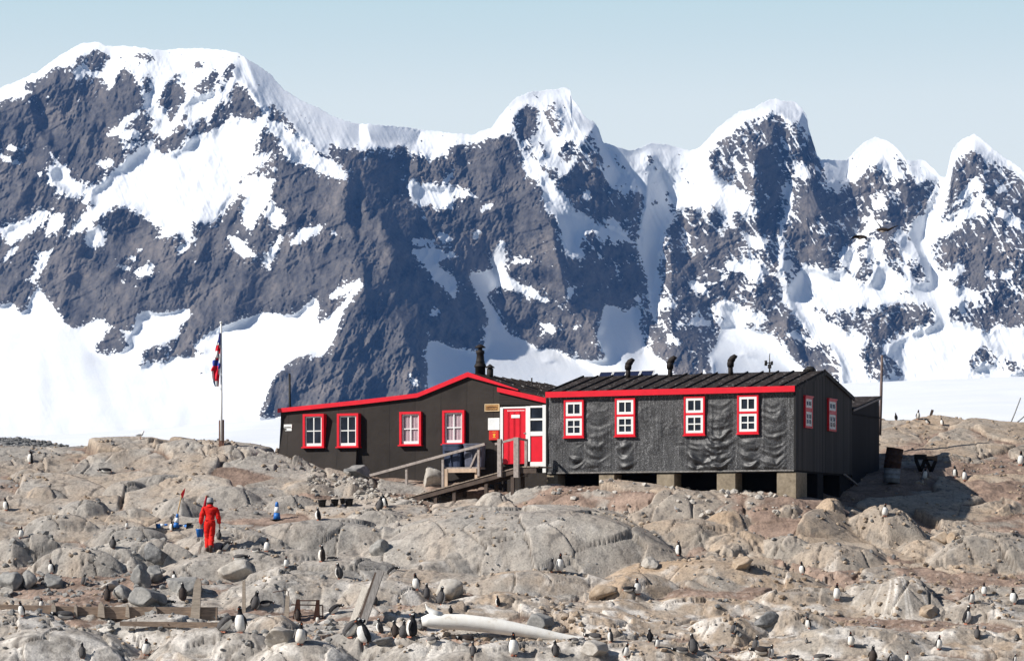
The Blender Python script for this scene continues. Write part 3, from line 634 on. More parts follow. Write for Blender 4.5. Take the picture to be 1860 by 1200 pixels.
GX0, GX1, GDX = -22.0, 26.5, .042
GY0, GY1, GDY = 76.0, 121.0, .055
def build_ground():
    xs = np.arange(GX0, GX1, GDX); ys = np.arange(GY0, GY1, GDY)
    X, Y = np.meshgrid(xs, ys)
    bx = np.arange(GX0 - 1, GX1 + 1.2, .5); by = np.arange(GY0 - 1, GY1 + 1.2, .5)
    BX, BY = np.meshgrid(bx, by)
    B = _bil(base_h(BX, BY), (X - bx[0]) / .5, (Y - by[0]) / .5)
    B = B - .32 * (1 - sstep(100.5, 105.5, Y))
    hx_ = (X - HUT_O[0]) * UX[0] + (Y - HUT_O[1]) * UX[1]; hy_ = (X - HUT_O[0]) * UY[0] + (Y - HUT_O[1]) * UY[1]
    B = B + .37 * sstep(-9.5, -8, hx_) * (1 - sstep(1, 2.5, hx_)) * sstep(-3.5, -2, hy_) * (1 - sstep(.5, 2, hy_))
    B = B - .42 * sstep(-16.6, -15, hx_) * (1 - sstep(-10.3, -9.2, hx_)) * sstep(-5., -3, hy_) * (1 - sstep(-.8, .2, hy_))
    B = B - .16 * (1 - sstep(94.5, 97, Y))
    wx = .55 * fbm(X / 2.6, Y / 2.6, 101, 3); wy = .55 * fbm(X / 2.6, Y / 2.6, 103, 3)
    q = X * .97 + .25 * Y; p = Y * .97 - .25 * X
    # jointed blocks of three sizes
    f1, f2, c1, d1x, d1y = voronoi((q + wx) / 3.6, (p + wy) / 2.1, 3)
    e1 = f2 - f1
    blk1 = .40 * (c1 - .5) + .09 * sstep(0, .10, e1) - .26 * (1 - sstep(.0, .04, e1)) + .30 * (d1x * 2.5) * (_hash(np.floor(c1 * 9999), c1 * 0, 4) - .62) + .16 * d1y * 1.5
    g1, g2, c2, e2x, e2y = voronoi((q + wx * .8) / 1.35 + 7, (p + wy * .8) / .8, 13)
    e2 = g2 - g1
    brok = sstep(-.05, .35, fbm(X / 4.2, Y / 3.4, 107, 3))
    blk2 = ((.26 * (c2 - .5) + .06 * sstep(0, .1, e2) - .17 * (1 - sstep(0, .06, e2)) + .30 * e2x * (_hash(np.floor(c2 * 9999), c2 * 0, 6) - .62) + .22 * e2y * (_hash(np.floor(c2 * 9999), c2 * 0, 8) - .4)) * (.12 + .88 * brok))
    h1, h2, c3, _, _ = voronoi((q + wx * .4) / .31, (p + wy * .4) / .24, 23)
    e3 = h2 - h1
    blk3 = (.15 * (c3 - .4) + .03 * sstep(0, .2, e3) - .04 * (1 - sstep(0, .1, e3))) * brok * sstep(-.1, .3, fbm(X / 1.8, Y / 1.8, 109, 2))
    und = .30 * fbm(X / 5., Y / 4., 111, 3)
    calm = np.ones_like(X)
    # keep the ground under and right before the hut low
    hx = (X - HUT_O[0]) * UX[0] + (Y - HUT_O[1]) * UX[1]; hy = (X - HUT_O[0]) * UY[0] + (Y - HUT_O[1]) * UY[1]
    under = sstep(-20.5, -19.8, hx) * (1 - sstep(.2, 1.2, hx)) * sstep(-.6, .1, hy) * (1 - sstep(10, 11, hy))
    calm = 1 - .8 * under
    rock = B + (blk1 + blk2 + blk3 + und * .6) * calm - .12 * under
    tone = .55 * c1 + .25 * c2 + .2 * (.5 + fbm(X / 3., Y / 3., 113, 3))
    och = .7 * (.5 + .7 * fbm(X / 2.2, Y / 1.7, 117, 4)) * (c1 > .55) + .15 * (X > 1)
    dome_m = np.zeros_like(X); dcrk = np.zeros_like(X)
    for (dpx, dpy, dY, rx, ry, drop, turn, pw, oc) in DOMES:
        if dY < 95.2 and abs(dpx - 1638) > 5: rx *= 1.28; ry *= 1.1; drop *= .80
        cx = (dpx - HX) / F * dY; zt = (HY - dpy) / F * dY + (.14 if dY < 95.2 else 0) + (.10 if abs(dpx - 1638) < 2 else 0)
        i0 = max(0, int((cx - 1.6*rx - ry - GX0) / GDX)); i1 = min(len(xs), int((cx + 1.6*rx + ry - GX0) / GDX))
        j0 = max(0, int((dY - 1.8*ry - rx*.4 - GY0) / GDY)); j1 = min(len(ys), int((dY + 1.8*ry + rx*.4 - GY0) / GDY))
        if i1 <= i0 or j1 <= j0: continue
        x = X[j0:j1, i0:i1] - cx + .35 * wx[j0:j1, i0:i1] * min(1, rx); y = Y[j0:j1, i0:i1] - dY + .5 * wy[j0:j1, i0:i1] * min(1, ry)
        c, s_ = math.cos(turn), math.sin(turn)
        u = (x * c + y * s_) / rx; v = (-x * s_ + y * c) / ry
        v = np.where(v > 0, v * .55, v); u = np.where(u > 0, u * 1.12, u * .92)      # steeper to the right, long back
        r = (np.abs(u) ** pw + np.abs(v) ** pw) ** (1 / pw)
        rr_ = np.random.default_rng(int(dpx * 7 + dpy)); nk = int(rr_.integers(5, 8)); rp = np.zeros_like(r)
        for q_ in range(nk):
            th = 2 * math.pi * (q_ + rr_.uniform(-.3, .3)) / nk
            rp = np.maximum(rp, (math.cos(th) * u + math.sin(th) * v) * rr_.uniform(.95, 1.3))
        fw = .25 if rx > 2.8 else .85
        r = r * (1 - fw) + rp * fw
        ang = fbm(X[j0:j1, i0:i1] / (.8*rx) + dpx, Y[j0:j1, i0:i1] / (.8*ry) + 3.3, 119, 3)
        z = zt - drop * np.clip(r * (1 + .14 * ang), 0, 3) ** (pw * .9) + .05 * ang + .10 * v * rx * .3
        # joints cut in the slab
        k1, k2, kc, kx, ky = voronoi((x * .9 + y * .4 + .5 * wx[j0:j1, i0:i1]) / (.55 + .35 * min(rx, 3.4)) + dpx, (y * .9 - x * .4 + .5 * wy[j0:j1, i0:i1]) / (.5 + .3 * min(ry, 2.6)) + dpy, 31)
        cs_ = .55 + .35 * min(rx, 3.4); cm_ = sstep(-.45, .0, fbm(x / 1.6 + dpx, y / 1.6, 191, 2)) if rx > 2.2 else 1.0
        z = z - .13 * (1 - sstep(0, .055 / cs_, k2 - k1)) * cm_ + (.13 if rx < 2.6 else .17) * (kc - .5) + (.09 * kx * (kc - .7) * rx if rx < 2.6 else .22 * kx * (kc - .75) + .15 * ky * (kc - .4))
        z = z + (.35 if rx < 2.6 else .10) * blk2[j0:j1, i0:i1]
        R = rock[j0:j1, i0:i1]
        w = sstep(-.03, .06, z - R)
        rock[j0:j1, i0:i1] = np.maximum(R, z)
        dome_m[j0:j1, i0:i1] = np.maximum(dome_m[j0:j1, i0:i1], w)
        dcrk[j0:j1, i0:i1] = dcrk[j0:j1, i0:i1] * (1 - w) + w * cm_ * (1 - sstep(.008 / cs_, .04 / cs_, k2 - k1))
        tone[j0:j1, i0:i1] = tone[j0:j1, i0:i1] * (1 - w) + w * (.45 + .22 * (kc - .5) + .25 * ang + .1 * math.sin(dpx))
        och[j0:j1, i0:i1] = och[j0:j1, i0:i1] * (1 - w) + w * oc * (.85 + 1.3 * ang + .6 * kc)
    dirt_l = B + und * .6 * calm + .035 + .24 * fbm(X / 2.4, Y / 2.0, 121, 3) - .30 * dome_m - .05 * under
    for (dpx, dY, rx, ry, am) in ((150,86.5,2.6,1.8,.3),(330,90.3,3.0,1.7,.26),(600,82.6,3.0,1.3,.26),(850,82.2,3.4,1.0,.28),(1420,91.6,2.2,.9,.25),(1570,90.6,2.4,.9,.25),(1720,104,5,4.5,.28),(1180,80.2,3.,.9,.25),(1370,80.2,3.,.9,.25),(440,101.,1.5,1.,.2),(560,99.6,1.6,1.,.2),(1200,96.6,1.4,.7,.15),(1780,91,2,1,.2),(60,91,2,1.2,.2)):
        dirt_l = dirt_l + am * np.exp(-(((X - (dpx - HX) / F * dY) / rx) ** 2 + ((Y - dY) / ry) ** 2)) * (.7 + .8 * fbm(X / 1.1, Y / .9, 187, 3))
    pebble = .035 * (1 - sstep(.05, .5, voronoi(X / .12, Y / .12, 41)[0])) * sstep(-.1, .25, fbm(X / .9, Y / .9, 123, 2))
    dirt_l = dirt_l + pebble + .02 * fbm(X / .3, Y / .3, 125, 3)
    dirt = sstep(-.04, .05, dirt_l - rock)
    H = np.maximum(rock, dirt_l) + .012 * fbm(X / .17, Y / .17, 127, 3)
    # ---- colour of the ground
    gx = np.gradient(H, GDX, axis=1); gy = np.gradient(H, GDY, axis=0)
    n1 = fbm(X / .5, Y / .5, 131, 4); n2 = fbm(X / 1.7, Y / 1.5, 133, 4)
    tone = np.clip(tone + .25 * n1, 0, 1)[..., None]
    gray = np.array([.235, .225, .212]); lite = np.array([.54, .50, .445])
    C = gray + (lite - gray) * tone
    C = C * (1 - .10 * sstep(0, 6, X)[..., None] * np.array([0, .35, .8]))
    oc = np.clip(och * 1.1 + .35 * n2 - .15, 0, .75)[..., None]
    C = C * (1 - oc) + np.array([.47, .325, .20]) * oc
    tanw = (np.clip(.22 + .9 * n2 + .2 * sstep(0, 8, X), 0, 1) * .55)[..., None]
    C = C * (1 - tanw) + np.array([.50, .41, .325]) * tanw
    lich = sstep(.14, .4, fbm(X / .28, Y / .28, 137, 4) + .35 * n2)[..., None] * .6
    C = C * (1 - lich) + np.array([.12, .115, .112]) * lich
    dc = np.array([.345, .25, .198]) * (.85 + .5 * n1 + .3 * n2)[..., None]
    pink = sstep(.05, .35, fbm(X / 2.8, Y / 2.2, 139, 3))[..., None] * .45
    dc = dc * (1 - pink) + np.array([.48, .36, .29]) * pink
    # guano: blotches low on the shore, drips on steep faces
    low = sstep(95, 85, Y)
    gb = sstep(.12, .5, fbm(X / .9, Y / .8, 141, 4) + .28 * low - .1)
    strk = sstep(.25, .55, vnoise(X * 7.5, H * 1.1 + 3, 143)) * sstep(.35, .9, -gy) * sstep(-.15, .3, fbm(X / 1.3, Y / 1.3, 145, 2) + .1 * low)
    gu = np.clip(gb * (.30 + .55 * low) + .55 * strk + .32 * sstep(.25, .6, vnoise(X * 3.1, Y * 3.1, 147)) * low, 0, .85)
    gu = np.clip(gu + .5 * low * sstep(-5, -9, X) * sstep(.0, .4, fbm(X / .7, Y / .5 + H * 2, 189, 4)) * sstep(86, 83, Y), 0, .85)
    # streaked dome on the right and white apron below it
    gd = np.exp(-(((X - 12.0) / 1.75) ** 2 + ((Y - 87.4) / 1.7) ** 2) * .9)
    fan = sstep(.22, .42, vnoise(np.arctan2(X - 12.0, (H + 1.0) * 1.3 - 1.5) * 13., np.zeros_like(X) + 2.2, 149))
    gu = np.clip(np.maximum(gu * (1 - gd), gd * (.08 + .85 * fan)), 0, .9)[..., None]
    C = C * (1 - gu * (1 - .35 * dirt[..., None])) + np.array([.74, .70, .645]) * gu * (1 - .35 * dirt[..., None])
    dm = dirt[..., None]
    dgu = (sstep(.3, .5, vnoise(X * 5, Y * 5, 151)) * low * .5)[..., None]
    dc = dc * (1 - dgu) + np.array([.62, .55, .49]) * dgu
    C = C * (1 - dm) + dc * dm
    crk = (1 - np.minimum(sstep(.0, .05, e1), .5 + .5 * sstep(0, .07, e2)))[..., None] * (1 - dome_m[..., None]) * .6
    C = C * (1 - crk) + np.array([.13, .09, .065]) * crk
    hair = (1 - sstep(.0, .035, np.abs(fbm((q + wx) / 1.3, (p + wy) / 1.9, 181, 3)))) * sstep(.0, .25, fbm(X / 3, Y / 3, 183, 2))
    ck2 = (np.clip(dcrk + .55 * hair * (1 - dirt), 0, 1) * .75)[..., None]
    C = C * (1 - ck2) + np.array([.085, .065, .05]) * ck2
    C = np.clip(C * np.array([.925, .935, .94]), .02, .8)
    me = grid_mesh('rocky_ground', np.stack([X, Y, H], -1).reshape(-1, 3), len(ys), len(xs))
    vcol(me, 'tint', C.reshape(-1, 3))
    t = NT('rocky_ground_surface')
    a = t.n('ShaderNodeAttribute', attribute_name='tint'); g = t.n('ShaderNodeNewGeometry')
    n = t.noise(14, 6, g.outputs['Position'], .7); nn = t.noise(3.2, 5, g.outputs['Position'], .65)
    f = t.ramp(n.outputs[0], [(.26, (.46, .45, .45)), (.48, (1, 1, 1)), (.75, (1.3, 1.28, 1.26))])
    f2 = t.ramp(nn.outputs[0], [(.3, (.82, .8, .8)), (.7, (1.14, 1.12, 1.1))])
    c = t.mix(1.0, t.mix(1.0, a.outputs['Color'], f.outputs[0], 'MULTIPLY'), f2.outputs[0], 'MULTIPLY')
    hgt = t.math('ADD', n.outputs[0], t.math('MULTIPLY', nn.outputs[0], 1.5))
    t.bsdf(c, .85, .2, hgt, .6, .05)
    tag(link('rocky_ground', me, t.m), kind='structure')
    # the island round about, coarser
    xs2 = np.arange(-90, 90.1, 1.5); ys2 = np.arange(52, 150.1, 1.5)
    X2, Y2 = np.meshgrid(xs2, ys2)
    cxx = np.clip(X2, -22, 26); cyy = np.clip(Y2, 75, 122)
    zz = base_h(cxx, cyy)
    away = np.maximum(np.maximum(np.abs(X2 - 2) - 24, 0) * .10, 0) + np.maximum(75 - Y2, 0) * .12 + np.maximum(Y2 - 121, 0) * .5
    inside = (X2 > GX0 + .5) & (X2 < GX1 - .5) & (Y2 > GY0 + .5) & (Y2 < GY1 - .5)
    zz = zz - .25 - away + .5 * fbm(X2 / 6, Y2 / 6, 161, 3) * (~inside) - .9 * inside - .5 * (Y2 > 120)
    me2 = grid_mesh('shore_ground', np.stack([X2, Y2, zz], -1).reshape(-1, 3), len(ys2), len(xs2))
    vcol(me2, 'tint', np.tile(np.array([[.36, .32, .28]]), (X2.size, 1)))
    tag(link('shore_ground', me2, t.m), kind='structure')
    return H
# hut frame: right front corner and the two wall directions
HUT_O = (9.607, 97.0); UX = (.9203, -.3915); UY = (.3915, .9203); HUT_RZ = math.atan2(UX[1], UX[0])
GH = build_ground()
def gz(x, y):
    return float(_bil(GH, np.array([(x - GX0) / GDX]), np.array([(y - GY0) / GDY]))[0])
_ys = np.arange(GY0 + .2, GY1 - .3, .02)
def gnd(px, py, ymin=0):
    """where the view through a photo pixel meets the ground"""
    xs = (px - HX) / F * _ys
    h = _bil(GH, (xs - GX0) / GDX, (_ys - GY0) / GDY)
    ok = (h >= (HY - py) / F * _ys) & (_ys > ymin)
    if ok.any(): i = int(np.argmax(ok))
    else: i = int(np.argmax(h / _ys))
    return Vector((xs[i], _ys[i], h[i]))
# ================================================================== huts
def fp(px, py, y=0.0):
    """photo pixel -> (x, z) on the wall plane at local depth y of the hut frame"""
    rx = (px - HX) / F
    s = (y + HUT_O[0]*UY[0] + HUT_O[1]*UY[1]) / (rx*UY[0] + UY[1])
    return ((s*rx - HUT_O[0])*UX[0] + (s - HUT_O[1])*UX[1], s*(HY-py)/F)
def ep(px, py, x=0.0):
    """same on the end-wall plane at local x -> (y, z)"""
    rx = (px - HX) / F
    s = (x + HUT_O[0]*UX[0] + HUT_O[1]*UX[1]) / (rx*UX[0] + UX[1])
    return ((s*rx - HUT_O[0])*UY[0] + (s - HUT_O[1])*UY[1], s*(HY-py)/F)
def world(x, y, z):
    return Vector((HUT_O[0] + x*UX[0] + y*UY[0], HUT_O[1] + x*UX[1] + y*UY[1], z))
def local(v):
    dx, dy = v[0]-HUT_O[0], v[1]-HUT_O[1]
    return Vector((dx*UX[0]+dy*UX[1], dx*UY[0]+dy*UY[1], v[2]))

class Fr:
    """an Empty at (x,y,z) of the hut frame; shapes are given in hut coordinates and shifted"""
    def __init__(s, name, x, y, z):
        s.o = Vector((x, y, z)); s.e = empty(name, world(x, y, z), HUT_RZ)
    def part(s, mb, name, mat, parent=None):
        bmesh.ops.translate(mb.bm, verts=mb.bm.verts, vec=-s.o)
        return mb.build(name, mat, parent or s.e)

# ---- materials
def felt_brown():
    t = NT('brown_roofing_felt'); tc = t.n('ShaderNodeTexCoord')
    n = t.noise(1.1, 5, tc.outputs['Object'], .6); n2 = t.noise(40, 3, tc.outputs['Object'])
    c = t.ramp(n.outputs[0], [(.28, (.017, .013, .011)), (.72, (.034, .027, .023))])
    sx = t.n('ShaderNodeSeparateXYZ'); t.l(tc.outputs['Object'], sx.inputs[0])
    xx = t.math('ADD', t.math('DIVIDE', sx.outputs[0], 1.02), t.math('MULTIPLY', n.outputs[0], .05))
    lap = t.math('FRACT', xx); edge = t.math('LESS_THAN', lap, .022)
    wn = t.n('ShaderNodeTexWhiteNoise', noise_dimensions='1D'); t.l(t.math('FLOOR', xx), wn.inputs['W'])
    c2 = t.mix(t.math('MULTIPLY', wn.outputs['Value'], .30), c.outputs[0], (.052, .042, .036))
    c3 = t.mix(t.math('MULTIPLY', edge, .55), c2, (.008, .006, .006))
    h = t.math('ADD', t.math('ADD', n.outputs[0], t.math('MULTIPLY', n2.outputs[0], .12)), t.math('MULTIPLY', lap, .10))
    t.bsdf(c3, .75, .25, h, .6, .07); return t.m
def felt_mineral():
    t = NT('bitumen_felt'); tc = t.n('ShaderNodeTexCoord'); a = t.n('ShaderNodeAttribute', attribute_name='fold')
    n = t.noise(30, 3, tc.outputs['Object'], .8); mp = t.n('ShaderNodeMapping'); mp.inputs['Scale'].default_value = (7, 1, .55)
    t.l(tc.outputs['Object'], mp.inputs['Vector']); n2 = t.noise(1.6, 4, mp.outputs[0])
    sp = t.math('ADD', n.outputs[0], t.math('MULTIPLY', t.math('SUBTRACT', n2.outputs[0], .5), .32))
    c = t.ramp(sp, [(.38, (.008, .008, .009)), (.5, (.038, .038, .040)), (.6, (.12, .12, .125)), (.72, (.36, .36, .37))])
    c2 = t.mix(t.math('MULTIPLY', a.outputs['Fac'], .88), c.outputs[0], (.014, .014, .016))
    r = t.math('SUBTRACT', .62, t.math('MULTIPLY', a.outputs['Fac'], .24))
    t.bsdf(c2, r, .5, n.outputs[0], .5, .012); return t.m
def boards(name, col, axis, pitch, rough=.75, var=.3, groove=.5):
    t = NT(name); tc = t.n('ShaderNodeTexCoord'); sx = t.n('ShaderNodeSeparateXYZ'); t.l(tc.outputs['Object'], sx.inputs[0])
    u = t.math('MULTIPLY', sx.outputs[axis], 1.0 / pitch); fr = t.math('FRACT', u); fl = t.math('FLOOR', u)
    wn = t.n('ShaderNodeTexWhiteNoise', noise_dimensions='1D'); t.l(fl, wn.inputs['W'])
    mp = t.n('ShaderNodeMapping'); mp.inputs['Scale'].default_value = [(14, 14, 1.2), (14, 14, 1.2), (1.2, 1.2, 14)][axis]
    t.l(tc.outputs['Object'], mp.inputs['Vector']); n = t.noise(1.5, 5, mp.outputs[0], .65)
    v = t.math('ADD', t.math('MULTIPLY', wn.outputs['Value'], .5), t.math('MULTIPLY', n.outputs[0], .6))
    c = t.ramp(v, [(.2, tuple(k*(1-var) for k in col)), (.85, tuple(k*(1+var) for k in col))])
    edge = t.math('MULTIPLY', t.math('GREATER_THAN', t.math('ABSOLUTE', t.math('SUBTRACT', fr, .5)), .46), groove)
    h = t.math('SUBTRACT', t.math('MULTIPLY', n.outputs[0], .3), edge)
    t.bsdf(t.mix(edge, c.outputs[0], tuple(k*.35 for k in col)), rough, .2, h, .6, .012); return t.m
def roof_mat():
    t = NT('tarred_roof'); tc = t.n('ShaderNodeTexCoord')
    n = t.noise(1.3, 5, tc.outputs['Object'], .65); n2 = t.noise(7.5, 4, tc.outputs['Object'], .7)
    c = t.ramp(n.outputs[0], [(.3, (.020, .015, .013)), (.7, (.042, .033, .029))])
    w = t.ramp(n2.outputs[0], [(.60, (0, 0, 0)), (.65, (1, 1, 1))])
    t.bsdf(t.mix(t.math('MULTIPLY', w.outputs[0], .55), c.outputs[0], (.55, .52, .5)), .85, .15, n2.outputs[0], .4, .02); return t.m
def paint(name, col, rough=.4, wear=.08):
    t = NT(name); tc = t.n('ShaderNodeTexCoord'); n = t.noise(3.5, 5, tc.outputs['Object'], .65); n2 = t.noise(34, 3, tc.outputs['Object'])
    c = t.ramp(n.outputs[0], [(.3, tuple(k*(1-wear*1.5) for k in col)), (.7, tuple(min(.92, k*(1+wear)) for k in col))])
    t.bsdf(c, rough, .4, n2.outputs[0], .08, .004); return t.m
def concrete():
    t = NT('stained_concrete'); tc = t.n('ShaderNodeTexCoord'); n = t.noise(1.8, 6, tc.outputs['Object'], .7); n2 = t.noise(9, 5, tc.outputs['Object'])
    c = t.ramp(n.outputs[0], [(.3, (.16, .125, .085)), (.5, (.27, .22, .16)), (.7, (.36, .30, .22))])
    t.bsdf(t.mix(.35, c.outputs[0], t.ramp(n2.outputs[0], [(.3, (.08, .07, .05)), (.7, (.4, .34, .26))]).outputs[0]), .9, .15, n2.outputs[0], .4, .02); return t.m
def glass_clear():
    t = NT('window_glass_clear'); tr = t.n('ShaderNodeBsdfTransparent'); tr.inputs[0].default_value = (.93, .95, .96, 1)
    gl = t.n('ShaderNodeBsdfGlossy'); gl.inputs['Roughness'].default_value = .05
    m = t.n('ShaderNodeMixShader'); m.inputs[0].default_value = .07; t.l(tr, m.inputs[1]); t.l(gl, m.inputs[2]); t.l(m, t.out.inputs[0]); return t.m
def glass_dark(name, col):
    t = NT(name); tc = t.n('ShaderNodeTexCoord'); n = t.noise(2.2, 3, tc.outputs['Object'])
    c = t.ramp(n.outputs[0], [(.35, col), (.65, tuple(k*2.2 for k in col))])
    t.bsdf(c, .12, .5, n.outputs[0], .04, .02); return t.m
M_BROWN = felt_brown(); M_FELT = felt_mineral(); M_ROOF = roof_mat()
M_RED = paint('red_gloss_paint', (.70, .006, .022)); M_WHITE = paint('white_paint', (.82, .82, .80), .45, .05)
M_CONC = concrete(); M_GLASS = glass_dark('window_glass', (.012, .015, .022)); M_CLEAR = glass_clear()
M_ENDW = boards('grey_end_boards', (.060, .053, .049), 1, .17, .75, .5, .7); M_SHED = boards('dark_shed_boards', (.017, .014, .016), 1, .3)
M_PORCH = boards('brown_porch_boards', (.032, .026, .023), 2, .11)
M_BLACK = simple('black_iron', (.010, .009, .009), .6, .4, 9, .3); M_RUSTF = simple('flue_dark_brown', (.018, .013, .011), .7, .4, 7, .3)
M_GREYW = simple('weathered_grey_wood', (.33, .285, .26), .85, .3, 3, .5, stretch=(3, 3, 3)); M_DECK = simple('dark_deck_wood', (.085, .062, .05), .85, .4, 4, .5)
M_DECKL = simple('worn_deck_boards', (.30, .24, .19), .85, .3, 5, .4); M_VOID = simple('dark_timber_and_shade', (.012, .009, .008), .9, .4, 5, .3)  # M_VOID: dark timber, also the painted darkness under the felt hut

def rect_frame(mb, x0, x1, z0, z1, w, y0, y1, wb=None):
    wb = wb or w
    mb.box(x0, x0+w, y0, y1, z0, z1); mb.box(x1-w, x1, y0, y1, z0, z1)
    mb.box(x0+w, x1-w, y0+.002, y1-.002, z1-w, z1); mb.box(x0+w, x1-w, y0+.002, y1-.002, z0, z0+wb)
    return mb

# ------------------------------------------------------------------ right hut
RH = Fr('tarred_hut', -4.5, 0, 2.76); tag(RH.e, 'long hut clad in wrinkled black felt raised on concrete piers, red eave board', 'hut')
Z0 = 2.76; L = 9.12; WD = 6.8; ZE = 5.52; ZR = 6.30
def right_hut():
    nx, nz = 300, 96
    xs = np.linspace(-L, 0, nx); zs = np.linspace(Z0, 5.43, nz); X, Z = np.meshgrid(xs, zs)
    y = -.012 * fbm(X / .5, Z / 1.4, 201, 3) - .012 * ridged(X / .8, Z / 5., 203, 2)
    fold = np.zeros_like(X)
    def panel(a, b, amp, lam, dense):
        (xa, za), (xb, zb) = fp(980 + a[0]/3.636, 620 + a[1]/3.636), fp(980 + b[0]/3.636, 620 + b[1]/3.636)
        za, zb = max(za, zb), min(za, zb); w = xb - xa; cx = (xa + xb) / 2
        m = sstep(xa - .15, xa + .35, X) * (1 - sstep(xb - .35, xb + .15, X)) * sstep(zb, zb + .12, Z) * (1 - sstep(za - .3, za, Z))
        u = (X - cx) / (w / 2)
        ph = (Z - .28 * u * u * (1 + .6 * vnoise(X * 1.3, Z * 1.3, 211)) + .13 * fbm(X / .5, Z / .5, 207, 3)) / lam
        v = 1.3 * vnoise(ph * 1.15, X * 1.1 + 3, 231 + int(a[0])) + .45 * vnoise(ph * 2.3 + 5, X * 2.6, 233) + .14 * np.sin(ph * 6.283 + 4 * vnoise(X * 1.2, Z * 1.0, 235))
        lo = .35 + .65 * sstep(za, zb, Z)
        a_ = vnoise(X * 2.1, Z * 2.1, 217 + int(a[0])) * .5 + .75
        return m * amp * v * lo * a_ - m * amp * .9 * (1 - u * u) * lo, m
    for a, b, amp, lam, de in (((185, 630), (305, 850), .075, .30, 1), ((290, 385), (470, 840), .055, .27, .6), ((500, 630), (635, 850), .085, .34, 1),
                              ((1090, 370), (1290, 850), .06, .20, .8), ((960, 630), (1230, 850), .09, .23, 1), ((1300, 615), (1470, 850), .085, .27, 1), ((1440, 370), (1640, 850), .065, .22, .75)):
        d, m = panel(a, b, amp, lam, de); y = y + d; fold = np.maximum(fold, m * de)
    fold = np.clip(fold * (.75 + .5 * fbm(X / .6, Z / .6, 221, 2)), 0, 1)
    for xs_ in np.arange(-L + .55, 0, .93): y = y - .012 * np.exp(-((X - xs_ - .03 * vnoise(Z * 1.2, Z * 0 + xs_, 241)) / .018) ** 2)
    crm = sstep(-.25, .35, vnoise(X / 1.1, Z / .9, 245)) * sstep(5.2, 4.6, Z); y = y - .034 * ridged(X / .42 + .4 * Z + .3 * vnoise(X * 2, Z * 2, 247), Z / .5 + .3 * vnoise(X * 1.7, Z * 2, 249), 243, 4) * crm; fold = np.maximum(fold, .5 * crm * sstep(.1, .5, fbm(X / .5, Z / .7, 251, 3) + .3))
    top = sstep(5.28, 5.36, Z); y = y - .02 * top
    V = np.stack([X - RH.o.x, y - RH.o.y, Z - RH.o.z], -1).reshape(-1, 3)
    me = grid_mesh('front_wall', V, nz, nx); vfloat(me, 'fold', fold * (1 - top)); link('front_wall', me, M_FELT, RH.e)
    # end wall (gable), back and left walls
    m = MB(); bmv = m.bm
    def face(c): return bmv.faces.new([bmv.verts.new(p) for p in c])
    face([(0.0, .0, Z0-.02), (0.0, WD, Z0-.02), (0, WD, 5.55), (0, WD/2, ZR-.06), (0, 0, 5.5)])
    RH.part(m, 'end_wall', M_ENDW)
    m = MB(); bmv = m.bm
    bmv.faces.new([bmv.verts.new(p) for p in [(-L, WD, Z0), (-L, .03, Z0), (-L, .03, 5.5), (-L, WD/2, ZR-.06), (-L, WD, 5.5)]])
    bmv.faces.new([bmv.verts.new(p) for p in [(0, WD, Z0), (-L, WD, Z0), (-L, WD, 5.5), (0, WD, 5.5)]])
    RH.part(m, 'back_wall', M_BROWN)
    RH.part(MB().box(-L+.03, -.03, .05, WD-.05, Z0-.08, Z0-.01), 'floor', M_VOID)
    RH.part(MB().box(-L+.05, -.05, -.045, .01, Z0-.055, Z0-.003), 'bottom_batten', simple('frayed_grey_edge', (.20, .19, .18), .9, .6, 16, .6))
    # corner trims
    RH.part(MB().box(-.045, .022, -.05, .06, Z0-.03, 5.5), 'corner_board', M_BLACK)
    RH.part(MB().box(-L-.01, -L+.05, -.05, .04, Z0-.03, 5.42), 'corner_board', M_BLACK)
    # roof with standing ribs
    m = MB()
    ov = .14
    m.prism([(-ov, ZE+.03), (WD/2, ZR), (WD+ov, ZE+.03), (WD+ov, ZE-.03), (WD/2, ZR-.07), (-ov, ZE-.03)], -L-.05, .06)
    k = 0; x = -L + .05
    while x < .06:
        m.prism([(-ov-.01, ZE+.02), (WD/2, ZR-.01), (WD/2, ZR+.05), (-ov-.01, ZE+.08)], x-.022, x+.022); x += .568
    # prism() is in (x,z) pushed along y: turn so that the profile runs front to back
    for v in m.bm.verts: v.co = Vector((v.co.y, v.co.x, v.co.z))
    bmesh.ops.reverse_faces(m.bm, faces=m.bm.faces)
    RH.part(m, 'roof', M_ROOF)
    # red eave board follows the eave
    xa, za = fp(991, 711.5, -.16); xb, zb = fp(1444, 700.2, -.16); _, zc = fp(1444, 711, -.16); _, zd = fp(991, 722, -.16)
    RH.part(MB().prism([(xa, zd), (xb, zc), (xb, zb), (xa, za)], -.185, -.15), 'eave_board', M_RED)
    # barge board on the gable
    m = MB(); m.prism([(-.14, ZE+.0), (WD/2, ZR-.03), (WD/2, ZR-.15), (-.14, ZE-.11)], -.012, .03); m.prism([(WD+.14, ZE+.0), (WD/2+.001, ZR-.03), (WD/2+.001, ZR-.15), (WD+.14, ZE-.11)], -.012, .03)
    for v in m.bm.verts: v.co = Vector((v.co.y + .035, v.co.x, v.co.z))
    RH.part(m, 'barge_board', M_ENDW)
